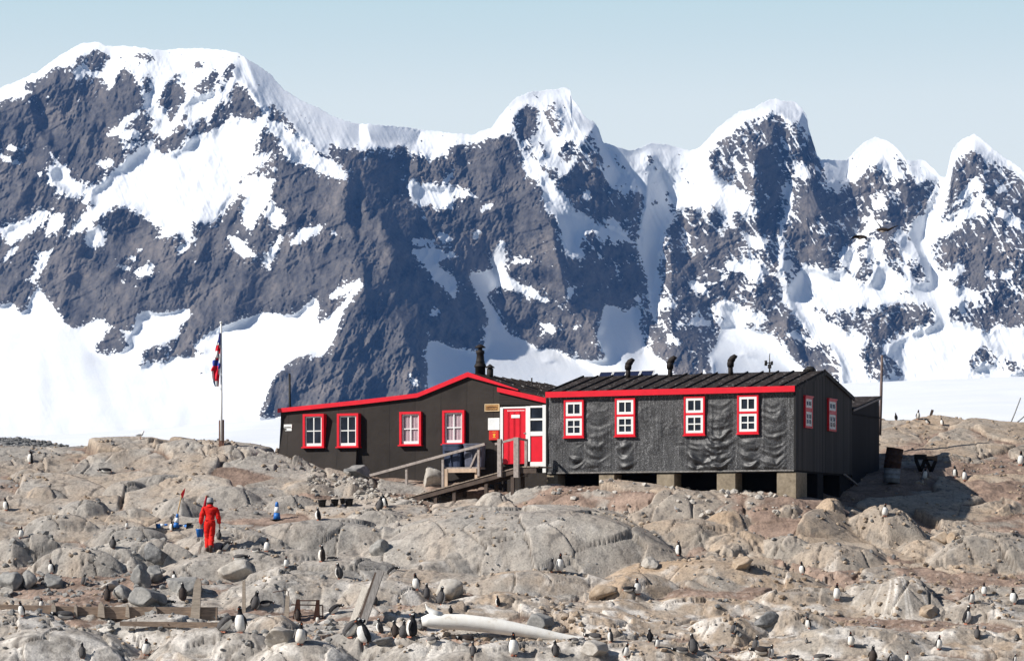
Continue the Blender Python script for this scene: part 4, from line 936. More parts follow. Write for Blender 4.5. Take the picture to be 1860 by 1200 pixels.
    # windows: red casing, an upper pair of panes over four lower panes
    for (a, b, c, d) in ((1024.8, 1060.6, 726.7, 793.3), (1117.5, 1154, 723, 791), (1242.7, 1280.6, 719.6, 789), (1339.5, 1378, 717, 786.4)):
        x0, z1 = fp(a, c, -.06); x1, z0 = fp(b, d, -.06)
        wnd = RH.part(rect_frame(MB(), x0, x1, z0, z1, .062, -.10, .01).box(x0-.03, x1+.03, -.13, -.02, z0-.04, z0), 'window', M_RED)
        h = z1 - z0; zm = z0 + h * .535
        mid = MB(); mid.box(x0+.062, x1-.062, -.095, -.01, zm-.03, zm+.045); RH.part(mid, 'transom', M_RED, wnd)
        bmv = wnd  # sub-parts hang under the window
        for (lo, hi, rows) in ((z0+.062, zm-.03, 2), (zm+.045, z1-.062, 1)):
            s = rect_frame(MB(), x0+.064, x1-.064, lo+.002, hi-.002, .085, -.085, -.025)
            xm = (x0+x1)/2; s.box(xm-.02, xm+.02, -.08, -.03, lo+.08, hi-.08)
            if rows == 2: zz = (lo+hi)/2; s.box(x0+.14, xm-.02, -.078, -.032, zz-.02, zz+.02); s.box(xm+.02, x1-.14, -.078, -.032, zz-.02, zz+.02)
            RH.part(s, 'sash', M_WHITE, wnd)
            RH.part(MB().box(x0+.14, x1-.14, -.05, -.045, lo+.08, hi-.08), 'pane', M_GLASS, wnd)
    for (a, b, c, d) in ((1462.3, 1475.5, 719.6, 778), (1505, 1518.7, 724.7, 783.7)):
        y0, z1 = ep(a, c, .05); y1, z0 = ep(b, d, .05)
        def turn(m):
            for v in m.bm.verts: v.co = Vector((-v.co.y, v.co.x, v.co.z))
            return m
        wnd = RH.part(turn(rect_frame(MB(), y0, y1, z0, z1, .07, -.07, .01).box(y0-.04, y1+.04, -.10, .0, z1, z1+.04)), 'window', M_RED)
        h = z1 - z0; zm = z0 + h*.58
        RH.part(turn(MB().box(y0+.07, y1-.07, -.065, -.01, zm-.06, zm+.08)), 'transom', M_RED, wnd)
        for (lo, hi) in ((z0+.07, zm-.06), (zm+.08, z1-.07)):
            s = rect_frame(MB(), y0+.072, y1-.072, lo+.002, hi-.002, .08, -.06, -.02); ym = (y0+y1)/2
            s.box(ym-.025, ym+.025, -.055, -.025, lo+.08, hi-.08)
            if hi < zm: s.box(y0+.15, y1-.15, -.053, -.027, (lo+hi)/2-.02, (lo+hi)/2+.02)
            RH.part(turn(s), 'sash', M_WHITE, wnd); RH.part(turn(MB().box(y0+.15, y1-.15, -.04, -.035, lo+.08, hi-.08)), 'pane', M_GLASS, wnd)
    # piers
    for i, (a, b, bot) in enumerate(((985, 1013, 884), (1088, 1116, 888), (1193, 1225, 893), (1302, 1336, 906), (1411, 1447, 912))):
        x0, _ = fp(a, bot, .02); x1, zb = fp(b, bot, .02)
        RH.part(MB().box(max(x0, -L+.0), min(x1, .02), .02, .75 if i < 4 else 1.25, zb-.9, Z0-.085, .012), 'pier', M_CONC)
    for (ya, yb) in ((2.6, 3.3), (5.3, 6.7)):
        RH.part(MB().box(-.62, -.02, ya, yb, 1.0, Z0-.085, .012), 'pier', M_VOID)  # rear piers added, near-black so the open crawlspace stays dark
    RH.part(MB().box(-L+.1, -.7, 1.5, 1.6, .8, Z0-.085), 'underfloor_shade_wall', M_VOID)  # added near-black boards, block light passing under the floor
    RH.part(MB().box(-.7, -.62, 1.5, 6.6, .8, Z0-.085), 'underfloor_shade_wall', M_VOID)
    ya, za = ep(1534, 861, .1); yb, zb = ep(1558, 881, .1)
    RH.part(MB().bar((.1, ya, za), (.1, yb, zb), .07, .05), 'prop_board', M_GREYW)
    # hooded vent pipes on the ridge
    for (px, top, base) in ((1141, 652, 682), (1217, 647, 684), (1327, 645, 679)):
        yr = WD/2 - .5; x, zt = fp(px, top, yr); _, zb = fp(px, base + 4, yr)
        m = MB(); h = zt - zb
        m.tube([(x, yr, zb-.15), (x, yr, zb + h*.62)], .085, 14); m.tube([(x, yr, zb + h*.44), (x, yr, zb + h*.60), (x+.02, yr, zb+h*.76)], [.115, .125, .11], 14)
        m.tube([(x-.03, yr, zb+h*.66), (x+.08, yr, zb+h*.84), (x+.16, yr, zb+h*.93), (x+.21, yr, zb+h*.88)], [.11, .12, .09, .075], 14)
        RH.part(m, 'vent_pipe', M_RUSTF)
    # weather mast
    x, zt = fp(1398, 642, WD/2); _, zb = fp(1398, 678, WD/2)
    m = MB(); m.tube([(x, WD/2, zb-.1), (x, WD/2, zt)], [.035, .012], 8); m.bar((x-.16, WD/2, zt-.33), (x+.12, WD/2, zt-.33), .03)
    m.tube([(x-.14, WD/2, zt-.24), (x-.14, WD/2, zt-.42)], .05, 8); m.tube([(x+.08, WD/2, zt-.27), (x+.08, WD/2, zt-.40)], .045, 8); m.box(x-.05, x+.05, WD/2-.05, WD/2+.05, zt-.52, zt-.38)
    RH.part(m, 'weather_mast', M_BLACK)
    # ridge cap lump beside the gable
    y, z = ep(1483, 672, -.4); RH.part(MB().tube([(-.75, WD/2, ZR-.03), (-.6, WD/2, ZR+.07), (-.45, WD/2, ZR+.05), (-.35, WD/2, ZR-.02)], [.08, .1, .11, .06], 10), 'ridge_cap', M_BLACK)
right_hut()
# solar panels stand behind the ridge
def solar():
    yr = WD/2 + .25; xa, za = fp(1086, 674.5, yr); xb, zb = fp(1186, 671, yr)
    e = Fr('solar_array', (xa+xb)/2, yr, ZR); tag(e.e, 'row of four dark blue solar panels standing behind the felt hut ridge', 'solar panel')
    w = (xb - xa) / 4; mp = paint('panel_cell_blue', (.012, .018, .05), .2); mf = simple('pale_aluminium', (.6, .6, .6), .35, .1)
    for k in range(4):
        x0 = xa + k*w; t = .035
        fr = MB(); z1 = za + (zb-za)*(k+.5)/4
        def sl(m):
            for v in m.bm.verts:
                v.co.x += (v.co.z - ZR) * .25; v.co.y += (v.co.z - ZR) * .6
            return m
        p = e.part(sl(rect_frame(fr, x0+.01, x0+w-.01, ZR-.25, z1, .03, yr-.02, yr+.02)), 'panel_frame', mf)
        e.part(sl(MB().box(x0+.04, x0+w-.04, yr-.012, yr+.012, ZR-.22, z1-.03)), 'panel', mp, p)
solar()
# ------------------------------------------------------------------ shed at the back right
def shed():
    e = Fr('lean_to_shed', -1.5, 8.6, Z0); tag(e.e, 'dark boarded lean-to shed behind the raised felt hut', 'shed')
    y1, zt = ep(1597, 719.8, -.02); _, ze = ep(1551, 743, -.02); y0 = WD + .02
    m = MB(); b = m.bm
    def q(c): b.faces.new([b.verts.new(p) for p in c])
    q([(-.02, y0, 1.2), (-.02, y1, 1.2), (-.02, y1, zt-.05), (-.02, y0, ze-.05)]); q([(-.02, y1, 1.2), (-4, y1, 1.2), (-4, y1, zt-.05), (-.02, y1, zt-.05)])
    q([(-4, y1, 1.2), (-4, y0, 1.2), (-4, y0, ze-.05), (-4, y1, zt-.05)])
    e.part(m, 'wall', M_SHED)
    m = MB(); m.prism([(y0, ze-.04), (y1+.06, zt-.03), (y1+.06, zt+.02), (y0, ze+.02)], -4.1, .04)
    for v in m.bm.verts: v.co = Vector((v.co.y, v.co.x, v.co.z))
    e.part(m, 'roof', M_ROOF)
    m = MB(); m.prism([(y0, ze-.09), (y1, zt-.10), (y1, zt-.03), (y0, ze-.02)], .04, .07)
    for v in m.bm.verts: v.co = Vector((v.co.y, v.co.x, v.co.z))
    e.part(m, 'barge_board', M_GREYW)
    m = MB(); zz = ep(1560, 752.5, 0)[1]; m.box(-.018, .01, y0, y1, zz-.03, zz+.02); e.part(m, 'rail', M_VOID)
shed()

# ------------------------------------------------------------------ left hut
YL = .28                                   # its front stands a little behind the felt hut
LH = Fr('black_hut', fp(755, 850, YL)[0], YL, 2.8); tag(LH.e, 'low brown-black hut with red trimmed gable, red door and two brown flues', 'hut')
def left_hut():
    prof = [(508, 741.6), (654, 726.5), (758.5, 714), (850.6, 675.6), (942, 707)]
    T = [fp(a, b, YL-.06) for a, b in prof]
    xr = -L + .0; last = fp(990, 722, YL-.06); T.append((last[0], last[1] + .05))
    x0 = fp(510, 800, YL)[0]; zb = fp(660, 872, YL)[1]
    top = [(max(x, x0), z - .05) for x, z in T]; top[-1] = (xr, top[-1][1])
    depth = 7.6
    # front wall as one polygon pushed back a little
    LH.part(MB().prism([(x0, zb-.6), (xr, zb-.6)] + list(reversed(top)), YL, YL+.12), 'front_wall', M_BROWN)
    m = MB(); m.box(x0, x0+.1, YL+.12, YL+depth, zb-.6, top[0][1]-.02); m.box(x0, xr, YL+depth-.1, YL+depth, zb-.6, top[0][1]-.05)
    LH.part(m, 'side_wall', M_BROWN)
    # felt skirt of the left bay, flared out at the foot
    xe = fp(648.5, 830, YL-.1)[0]; zt = fp(650, 766, YL)[1]; zf = fp(650, 860, YL)[1]
    m = MB(); b = m.bm
    v = [b.verts.new(p) for p in ((x0, YL-.003, zt), (xe, YL-.003, zt), (x0, YL-.30, zf-.4), (xe, YL-.30, zf-.4), (x0, YL-.003, zf-.4), (xe, YL-.003, zf-.4))]
    for f in ((0, 2, 3, 1), (1, 3, 5), (0, 4, 2), (0, 1, 5, 4)): b.faces.new([v[i] for i in f])
    LH.part(m, 'felt_skirt', M_BROWN)
    # roof
    m = MB(); pts = [(T[0][0]-.05, T[0][1]-.02)] + [(x, z-.02) for x, z in T[1:-1]] + [(xr-.0, T[-1][1]-.02)]
    m.prism(pts + [(x, z-.09) for x, z in reversed(pts)], YL-.05, YL+depth+.2)
    n = 9
    for k in range(n):                                     # lapped felt strips on the visible slope
        yy = YL + .5 + k*.8
        a, c = pts[3], pts[-1]; m.prism([(a[0]+.05, a[1]-.01), (c[0], c[1]-.012), (c[0], c[1]+.02), (a[0]+.05, a[1]+.022)], yy, yy+.05)
    LH.part(m, 'roof', M_ROOF)
    # red barge boards, one length after another
    th = .155
    B = [(T[0][0]-.06, T[0][1])] + T[1:5]
    m = MB()
    m.prism([(B[0][0], B[0][1]-th), (B[1][0], B[1][1]-th), (B[2][0], B[2][1]-th), (B[2][0], B[2][1]), (B[1][0], B[1][1]), (B[0][0], B[0][1])], YL-.11, YL-.055)
    LH.part(m, 'barge_board', M_RED)
    m = MB(); m.prism([(B[2][0]+.001, B[2][1]-th), (B[3][0], B[3][1]-th*1.1), (B[3][0], B[3][1]), (B[2][0]+.001, B[2][1])], YL-.11, YL-.055); LH.part(m, 'barge_board', M_RED)
    m = MB(); m.prism([(B[3][0]+.001, B[3][1]-th*1.1), (B[4][0], B[4][1]-.04), (B[4][0], B[4][1]), (B[3][0]+.001, B[3][1])], YL-.11, YL-.055); LH.part(m, 'barge_board', M_RED)
    # windows with deep red casings
    curtain = simple('pink_striped_curtain', (.70, .48, .50), .9, .25, 9, .2, stretch=(7, 1, .3))
    for i, (a, b, c, d) in enumerate(((552, 590, 752, 811), (614, 652.6, 751, 810.5), (725, 764.5, 747.7, 807), (803, 843, 745, 805))):
        xa, z1 = fp(a, c, YL-.14); xb, z0 = fp(b, d, YL-.14); w = .085
        y0 = YL - (.23 if i < 2 else .13); y1 = YL + .0
        wnd = LH.part(rect_frame(MB(), xa, xb, z0, z1, w, y0, y1, .03).box(xa-.035, xb+.035, y0-.05, y1, z0-.045, z0), 'window', M_RED)
        ys = YL - (.16 if i < 2 else .045)
        s = rect_frame(MB(), xa+w+.002, xb-w-.002, z0+.032, z1-w-.002, .05, ys-.02, ys+.02, .10); xm = (xa+xb)/2; zm = (z0+z1)/2 - .02
        s.box(xm-.02, xm+.02, ys-.017, ys+.017, z0+.13, z1-w-.05); s.box(xa+w+.05, xm-.02, ys-.015, ys+.015, zm-.018, zm+.018); s.box(xm+.02, xb-w-.05, ys-.015, ys+.015, zm-.018, zm+.018)
        LH.part(s, 'sash', M_WHITE, wnd)
        LH.part(MB().box(xa+w+.05, xb-w-.05, ys-.004, ys+.002, z0+.13, z1-w-.05), 'pane', M_GLASS if i < 2 else M_CLEAR, wnd)
        if i >= 2:
            nx = 60; xx = np.linspace(xa+w+.03, xb-w-.03, nx); ph = (xx-xx[0])/(xx[-1]-xx[0])
            yy = YL - .012 + .010*np.sin(ph*40) - .004*np.sin(ph*77)
            V = np.array([[(x, y, z) for x, y in zip(xx, yy)] for z in (z0+.1, z1-w-.03)]) - np.array(LH.o)
            me = grid_mesh('curtain', V.reshape(-1, 3), 2, nx); link('curtain', me, curtain, wnd)
    # porch front with door and side light, standing a hand's breadth proud
    YP = YL - .16
    xa, _ = fp(907, 800, YP); xb = xr; zt1 = fp(905, 706, YP)[1]; zt2 = fp(990, 724, YP)[1]; zdb = fp(930, 842, YP)[1]
    LH.part(MB().prism([(xa, fp(907, 735, YP)[1]), (xb, fp(990, 735, YP)[1]), (xb, zt2+.02), (xa, zt1+.02)], YP, YL-.002), 'porch_boards', M_PORCH)
    A = [fp(903.5, 703, YP-.06), fp(992, 722.5, YP-.06), fp(992, 732, YP-.06), fp(903.5, 711, YP-.06)]
    LH.part(MB().prism([A[3], A[2], A[1], A[0]], YP-.09, YP-.03), 'barge_board', M_RED)
    px = lambda p: fp(p, 800, YP)[0]; pz = lambda p, q=930: fp(q, p, YP)[1]
    m = MB(); m.box(px(909.5), px(914.5), YP-.05, YL-.003, pz(840), pz(739)); m.box(px(956), px(964), YP-.05, YL-.003, pz(838), pz(738))
    m.box(px(986.5), xb-.005, YP-.05, YL-.003, pz(858, 988), pz(736.5)); m.box(px(914.5), px(956), YP-.045, YL-.003, pz(741.5), pz(738.5))
    m.box(px(964), px(986.5), YP-.045, YL-.003, pz(741), pz(737.5)); m.box(px(964), px(986.5), YP-.045, YL-.003, pz(764), pz(760.5)); m.box(px(964), px(986.5), YP-.045, YL-.003, pz(792), pz(784)); m.box(px(964), px(986.5), YP-.045, YL-.003, pz(848), pz(839))
    LH.part(m, 'door_frame', M_WHITE)
    dr = LH.part(MB().box(px(914.5)+.003, px(956)-.003, YP-.02, YL-.003, pz(842), pz(741.7)), 'door', M_RED)
    dm = MB()
    for k in range(4): xk = px(914.5) + (px(956)-px(914.5))*(k+.5)/4 - .15; dm.box(xk, xk+.297, YP-.0235, YP-.0205, pz(840), pz(748))
    LH.part(dm, 'door_boards', M_RED, dr)
    LH.part(MB().box(px(929.5), px(945), YP-.036, YP-.029, pz(759), pz(753), .002), 'name_plate', M_WHITE, dr)
    tx = MB(); rr = random.Random(5); x = px(922)
    while x < px(953):
        w = rr.uniform(.025, .05); tx.box(x, x+w*.7, YP-.024, YP-.0205, pz(746.3), pz(744.7)); x += w
    LH.part(tx, 'lettering', M_WHITE, dr)
    LH.part(MB().bar((px(952), YP-.06, pz(787)), (px(956.5), YP-.06, pz(787)), .02).box(px(953.8), px(955.2), YP-.06, YP-.02, pz(788.5), pz(785.5)), 'handle', simple('dull_steel', (.3, .28, .26), .4), dr)
    sp = LH.part(MB().box(px(964)+.003, px(986.5)-.003, YP-.02, YL-.003, pz(839), pz(792)), 'side_panel', M_RED)
    m = MB(); m.box(px(965), px(985.7), YP-.01, YP+.0, pz(760), pz(741.5)); LH.part(m, 'side_pane', M_GLASS)
    m = MB(); m.box(px(965), px(985.7), YP-.01, YP+.0, pz(783.5), pz(764.3)); LH.part(m, 'side_pane', M_GLASS)
    # flues
    yf = YL + .75
    def flue(pxc, rows, lab):
        x, _ = fp(pxc, 650, yf); pr = [(fp(pxc, r, yf)[1], w/2/F*101.) for r, w in rows]
        LH.part(MB().lathe([(z, r) for z, r in pr], (x, yf, 0), 20), lab, M_RUSTF)
    flue(872.5, ((690, 19), (667, 19), (666, 23.5), (664, 22), (658, 15.5), (657, 17.5), (655, 15), (643, 13), (642, 15.5), (637, 15.5), (635.5, 8), (631.5, 8), (631.4, 20), (630, 19), (626.5, 9), (625, 2)), 'flue')
    flue(890.3, ((692, 12), (669, 12), (668.9, 8), (667.9, 8), (667.8, 18), (667, 17), (662, 4), (661, 1)), 'flue')
    x, z = fp(966, 686, YL+4.5); LH.part(MB().tube([(x, YL+4.5, z-.9), (x, YL+4.5, z)], .03, 8), 'vent_stub', M_BLACK)
left_hut()
# wall-mounted boards
def signs():
    def plate(name, lab, a, b, c, d, y, mat, cat):
        x0, z1 = fp(a, c, y); x1, z0 = fp(b, d, y); f = Fr(name, (x0+x1)/2, y, (z0+z1)/2); tag(f.e, lab, cat, 'boards fixed to the dark hut wall'); return f, x0, x1, z0, z1
    wood = simple('varnished_oak', (.42, .22, .075), .5, .35, 9, .3); pale = simple('pale_edge_wood', (.62, .46, .28), .6, .15); dk = simple('burnt_lettering', (.11, .045, .012), .6)
    y = YL - .004
    f, x0, x1, z0, z1 = plate('wooden_sign', 'small varnished wooden sign with dark carved letters left above the red door', 881, 908, 733.5, 746.5, y, wood, 'sign')
    f.part(MB().box(x0+.03, x1-.03, y-.03, y, z0+.03, z1-.03), 'board', wood); f.part(rect_frame(MB(), x0, x1, z0, z1, .03, y-.04, y), 'frame', pale)
    m = MB(); r = random.Random(3)
    for row, (zz, h) in enumerate(((z0+.145, .06), (z0+.06, .05))):
        x = x0 + .07
        while x < x1 - .09: w = r.uniform(.02, .045); m.box(x, x+w*.75, y-.034, y-.031, zz-h*r.uniform(.3, .6), zz+h*r.uniform(.3, .6)); x += w
    f.part(m, 'lettering', dk)
    f, x0, x1, z0, z1 = plate('notice_board', 'white square notice on the dark wall left of the red door', 887, 907.8, 759, 780.5, y, M_WHITE, 'sign')
    f.part(MB().box(x0, x1, y-.025, y, z0, z1, .004), 'board', M_WHITE); m = MB(); g = simple('pale_print', (.62, .66, .7), .6)
    for k in range(7): m.box(x0+.05, x1-.05-.05*(k % 3), y-.028, y-.0255, z1-.07-k*.045, z1-.06-k*.045)
    f.part(m, 'print', g)
    f, x0, x1, z0, z1 = plate('post_box', 'small red post box with yellow emblem below the white notice', 890, 907.2, 782, 799, y, M_RED, 'post box')
    f.part(MB().box(x0, x1, y-.09, y, z0, z1, .01), 'box', paint('postbox_red', (.62, .03, .02)), None); yl = paint('yellow_emblem', (.75, .45, .03))
    m = MB(); xm = x0 + (x1-x0)*.56; zm = (z0+z1)/2
    m.prism([(xm-.05, zm+.02), (xm-.03, zm-.0), (xm+.03, zm-.0), (xm+.05, zm+.02), (xm+.05, zm+.06), (xm+.02, zm+.04), (xm, zm+.075), (xm-.02, zm+.04), (xm-.05, zm+.06)], y-.094, y-.0905)
    m.box(xm-.02, xm+.02, y-.094, y-.0905, zm-.05, zm-.004); m.box(xm-.055, xm+.055, y-.094, y-.0905, zm-.075, zm-.055); m.box(xm-.07, xm+.07, y-.094, y-.0905, z1-.05, z1-.038)
    f.part(m, 'emblem', yl)
    y = YL - .02
    f, x0, x1, z0, z1 = plate('wall_plaque', 'little white two-piece plaque near the left corner of the brown hut', 516.5, 531, 770.5, 782, y, M_WHITE, 'sign')
    f.part(MB().box(x0, x1, y-.03, y+.012, z0+.11, z1), 'plate', M_WHITE); f.part(MB().box(x0+.05, x1-.01, y-.03, y+.012, z0, z0+.095), 'plate', M_WHITE)
    f.part(MB().box(x0+.055, x0+.11, y-.033, y-.0305, z0+.02, z0+.085).box(x0+.02, x1-.04, y-.033, y-.0305, z0+.125, z0+.15), 'print', M_BLACK)
signs()
# ================================================================== things around the huts
def ramp():
    yf, yb = -1.55, -.45
    xa, za = fp(716, 909, yf); xb, zb = fp(942, 847, yf); xe, _ = fp(962, 847, yf); ze = zb + .01
    e = Fr('boardwalk_ramp', xa, (yf+yb)/2, za - .2); tag(e.e, 'weathered wooden ramp with handrails climbing the rocks to the red door', 'ramp')
    m = MB()                                                # treads
    n = 26
    for k in range(n):
        t0, t1 = k/n, (k+.93)/n
        x0 = xa+(xb-xa)*t0; x1 = xa+(xb-xa)*t1; z0 = za+(zb-za)*t0; z1 = za+(zb-za)*t1
        m.prism([(x0, z0-.035), (x1, z1-.035), (x1, z1), (x0, z0)], yf-.03, yb+.03)
    e.part(m, 'treads', M_DECKL)
    m = MB(); k = 0; x = xb + .01
    while x < xe + .25: m.box(x, x+.14, yf-.03, -.30, ze-.04, ze-.001*(k % 3)); x += .152; k += 1
    e.part(m, 'landing', M_DECKL)
    for y in (yf, yb-.06):
        e.part(MB().prism([(xa, za-.21), (xb, zb-.21), (xb, zb-.04), (xa, za-.04)], y, y+.06), 'side_beam', M_DECK)
    e.part(MB().box(xb+.001, xe+.25, yf, yf+.06, ze-.24, ze-.045), 'side_beam', M_DECK)
    # far handrail
    yr = yb - .02
    p = fp(643, 871, yr); q = fp(881, 806, yr)
    e.part(MB().bar((p[0], yr, p[1]), (q[0], yr, q[1]), .07, .09), 'handrail', M_GREYW)
    for a, top, bot in ((673, 864, 914), (738, 846.5, 894), (804, 828, 880), (869, 811, 858)):
        x, zt = fp(a, top, yr+.04); _, z0 = fp(a, bot, yr+.04); e.part(MB().box(x-.04, x+.04, yr+.036, yr+.11, z0-.12, zt-.03), 'post', M_GREYW)
    p = fp(854, 850, yr+.12); q = fp(868, 818, yr+.12); e.part(MB().bar((p[0], yr+.12, p[1]), (q[0], yr+.12, q[1]), .05, .06), 'brace', M_GREYW)
    # near rail on the landing
    yn = yf - .07
    for a, top, bot, w in ((908, 797, 866, .075), (938.5, 794, 867, .095)):
        x, zt = fp(a, top, yn); _, z0 = fp(a, bot, yn); e.part(MB().box(x-w, x+w, yn-.06, yn+.06, z0, zt, .006), 'post', M_GREYW)
    x, zt = fp(956, 797, -.75); _, z0 = fp(956, 866, -.75); e.part(MB().box(x-.05, x+.05, -.80, -.70, z0, zt, .005), 'post', M_GREYW)
    p = fp(899, 806, yn-.02); q = fp(913, 801.5, yn-.02); r = fp(938, 795.5, yn-.02); s = fp(958, 797.5, -.75)
    e.part(MB().bar((p[0], yn+.02, p[1]), (r[0]-.09, yn+.02, r[1]-.02), .07, .075), 'handrail', M_GREYW)
    e.part(MB().bar((r[0]+.08, yn+.06, r[1]-.02), (s[0], -.83, s[1]-.03), .06, .07), 'handrail', M_GREYW)
    for a, top in ((882, 876), (824, 890), (790, 898), (760, 904), (930, 862)):
        x, zt = fp(a, top, yf+.03); g = world(x, yf+.03, 0); z0 = gz(g.x, g.y)
        e.part(MB().box(x-.06, x+.06, yf+.062, yf+.16, min(z0-.1, zt-.2), zt-.02), 'leg', M_DECK)
        g = world(x, yb, 0); z0 = gz(g.x, g.y); e.part(MB().box(x-.06, x+.06, yb-.16, yb-.062, min(z0-.1, zt-.2), zt-.02), 'leg', M_DECK)
ramp()
def bins():
    # two tall tarpaulin-blue tubs on a timber stand against the wall
    y0 = -.36
    xa, zb = fp(806, 852, y0); xb, _ = fp(871, 852, y0)
    e = Fr('timber_stand', (xa+xb)/2, y0+.25, zb-.3); tag(e.e, 'pale timber stand under the two blue-grey tubs by the ramp', 'stand')
    e.part(MB().box(xa, xb, y0, y0+.5, zb-.0, zb+.07), 'top', M_GREYW)
    wood = simple('fresh_timber', (.50, .37, .27), .8, .2, 5, .3)
    x, zt = fp(810.5, 850, y0-.03); _, z0 = fp(810.5, 877, y0-.03); e.part(MB().box(x-.06, x+.06, y0-.05, y0-.002, z0-.25, zt-.02), 'leg', wood)
    x1, _ = fp(866, 850, y0); e.part(MB().box(x+.061, x1, y0-.03, y0-.002, zb-.12, zb+.02), 'rail', wood); e.part(MB().box(x1-.1, x1, y0+.05, y0+.15, zb-.7, zb-.002), 'leg', wood)
    for (a, b, top, lab, col) in ((801, 838, 806, 'tall navy tub standing left on the timber stand below a curtained window', (.032, .045, .085)), (839.5, 877, 805, 'tall grey-blue tub right of the navy one behind the ramp rail', (.085, .09, .125))):
        x0, zt = fp(a, top, y0+.05); x1, _ = fp(b, top, y0+.05)
        f = Fr('storage_tub', (x0+x1)/2, y0+.3, zb+.07); tag(f.e, lab, 'tub', 'tubs on the timber stand')
        pm = simple('tub_plastic', col, .5, .25, 5, .15)
        m = MB(); c = Vector(((x0+x1)/2, y0+.25, 0)); hw = (x1-x0)/2; h = zt - zb - .07
        b = m.bm; rings = []
        for z, k in ((0, .86), (.03, .9), (.5, .96), (.92, 1.0), (.925, 1.05), (1.0, 1.05), (1.0, .3)):
            ring = []
            for i in range(28):
                t = 2*math.pi*i/28; cx = math.copysign(abs(math.cos(t))**.45, math.cos(t)); sy = math.copysign(abs(math.sin(t))**.45, math.sin(t))
                rib = 1 - .035*(i % 4 == 0)*(z < .9)
                ring.append(b.verts.new((c.x + cx*hw*.95*k*rib, c.y + sy*.21*k*rib, zb+.07+z*h)))
            rings.append(ring)
        for r0, r1 in zip(rings, rings[1:]):
            for i in range(28): b.faces.new([r0[i], r0[(i+1) % 28], r1[(i+1) % 28], r1[i]])
        b.faces.new(rings[-1]); b.faces.new(list(reversed(rings[0])))
        f.part(m, 'body', pm)
        f.part(MB().box(x0+.1, x1-.1, y0-.0, y0+.03, zt-h*.30, zt-h*.24).box(c.x-.015, c.x+.015, y0-.0, y0+.03, zb+.12, zt-h*.3), 'ribs', pm)
bins()
def flagpole():
    g = gnd(402, 809); Y = g.y
    e = empty('flagpole', (g.x, g.y, g.z - .1)); tag(e, 'white flagpole bolted to a brown timber post on the rocky knoll', 'flagpole')
    def z(py): return (HY-py)/F*Y - e.location.z
    def sc(px): return (px-402)/F*Y
    MB().box(-.085, .03, -.06, .06, -.25, z(763)).box(.035, .10, -.05, .05, -.25, z(762)).build('timber_post', simple('brown_post', (.20, .105, .075), .8, .3, 4, .4, stretch=(4, 4, .6)), e)
    MB().tube([(sc(402.3), -.09, z(800)), (sc(402.8), -.09, z(720)), (sc(401.8), -.09, z(588))], [.042, .038, .028], 10).build('pole', M_WHITE, e)
    MB().lathe([(z(588), .02), (z(587), .05), (z(585.5), .055), (z(584), .02)], (sc(401.8), -.09, 0), 10).build('finial', M_WHITE, e)
    MB().tube([(sc(403.6), -.1, z(592)), (sc(404.2), -.1, z(760))], .008, 5).build('halyard', M_WHITE, e)
    # the flag hangs limp
    f = empty('flag', (g.x + sc(400), g.y - .13, g.z)); tag(f, 'limp red white and blue Union flag hanging on the flagpole', 'flag')
    red = simple('flag_red', (.68, .012, .035), .8, .15, 8, .2); blue = simple('flag_blue', (.03, .055, .30), .8, .2, 8, .2); wht = simple('flag_white', (.8, .8, .8), .8, .05, 8, .2); gb = simple('flag_pale_blue', (.25, .33, .45), .8, .2)
    def zz(py): return (HY-py)/F*Y - g.z
    rows = [(605, 399.6), (610, 399), (617, 398), (623, 396.5), (627, 395.6), (632, 394.3), (638, 393.5), (643, 393.8), (647, 393.5), (650, 391), (654, 390.6), (660, 390.4), (665, 391.2), (670, 389.2), (674, 388.2), (680, 389.4), (686, 390), (692, 391), (696, 391.5), (702, 393.5)]
    nx = 14; V = []; 
    for py, l in rows:
        l = 400.8 - (400.8 - l)*1.35
        for i in range(nx):
            t = i/(nx-1); p = 400.8 + (l - 400.8)*(1-t) if py < 668 else (l + (400.2 - (py-668)*.07 - l)*t)
            V.append(((p-400)/F*Y, .05*math.sin(t*9 + py*.09) + .03*math.sin(py*.3), zz(py)))
    me = grid_mesh('cloth', np.array(V), len(rows), nx)
    for m in (red, blue, wht, gb): me.materials.append(m)
    def colour(py, t):
        s = py + (t-.5)*-6
        for lim, c in ((624.5, 1), (628.5, 2), (640, 0), (643.5, 2), (645.5, 1 if t > .55 else 2), (650.5, 2), (652.5, 0), (655, 2), (666, 1), (700, 0)):
            if s < lim: break
        if py > 668:
            c = 0
            if t < .25 and py > 676: c = 2
            if py > 692: c = 3 if t < .5 else (2 if t < .75 else 0)
            if t > .85 and py < 680: c = 2
        return c
    for p in me.polygons:
        r, i = divmod(p.index, nx-1); p.material_index = colour((rows[r][0]+rows[r+1][0])/2, (i+.5)/(nx-1))
    o = link('cloth', me, None, f); s = o.modifiers.new('thick', 'SOLIDIFY'); s.thickness = .012
flagpole()
def rod(name, a, b, Ya, Yb, r, mat, label, cat, group=None, square=False):
    p = P(a[0], a[1], Ya); q = P(b[0], b[1], Yb); e = p if p.z < q.z else q
    m = MB()
    if square: m.bar(p - e, q - e, r*2)
    else: m.tube([p - e, (p+q)/2 - e + Vector((.01, 0, 0)), q - e], [r, r*.92, r*.8], 8)
    o = m.build(name, mat); o.location = e; return tag(o, label, cat, group)
rod('pole', (526, 800), (526, 678), 112, 112, .05, M_BLACK, 'thin black pole rising behind the left end of the brown hut', 'pole')
rod('pole', (1598, 790), (1602, 645), 108.4, 108.4, .06, simple('grey_pole_wood', (.16, .12, .11), .8), 'tall slim wooden pole beside the lean-to shed', 'pole')
rod('antenna_stay', (1833, 775), (1854, 722), 115, 115, .028, simple('stay_steel', (.25, .25, .25), .5), 'steep thin stay rod on the far right skyline', 'stay')
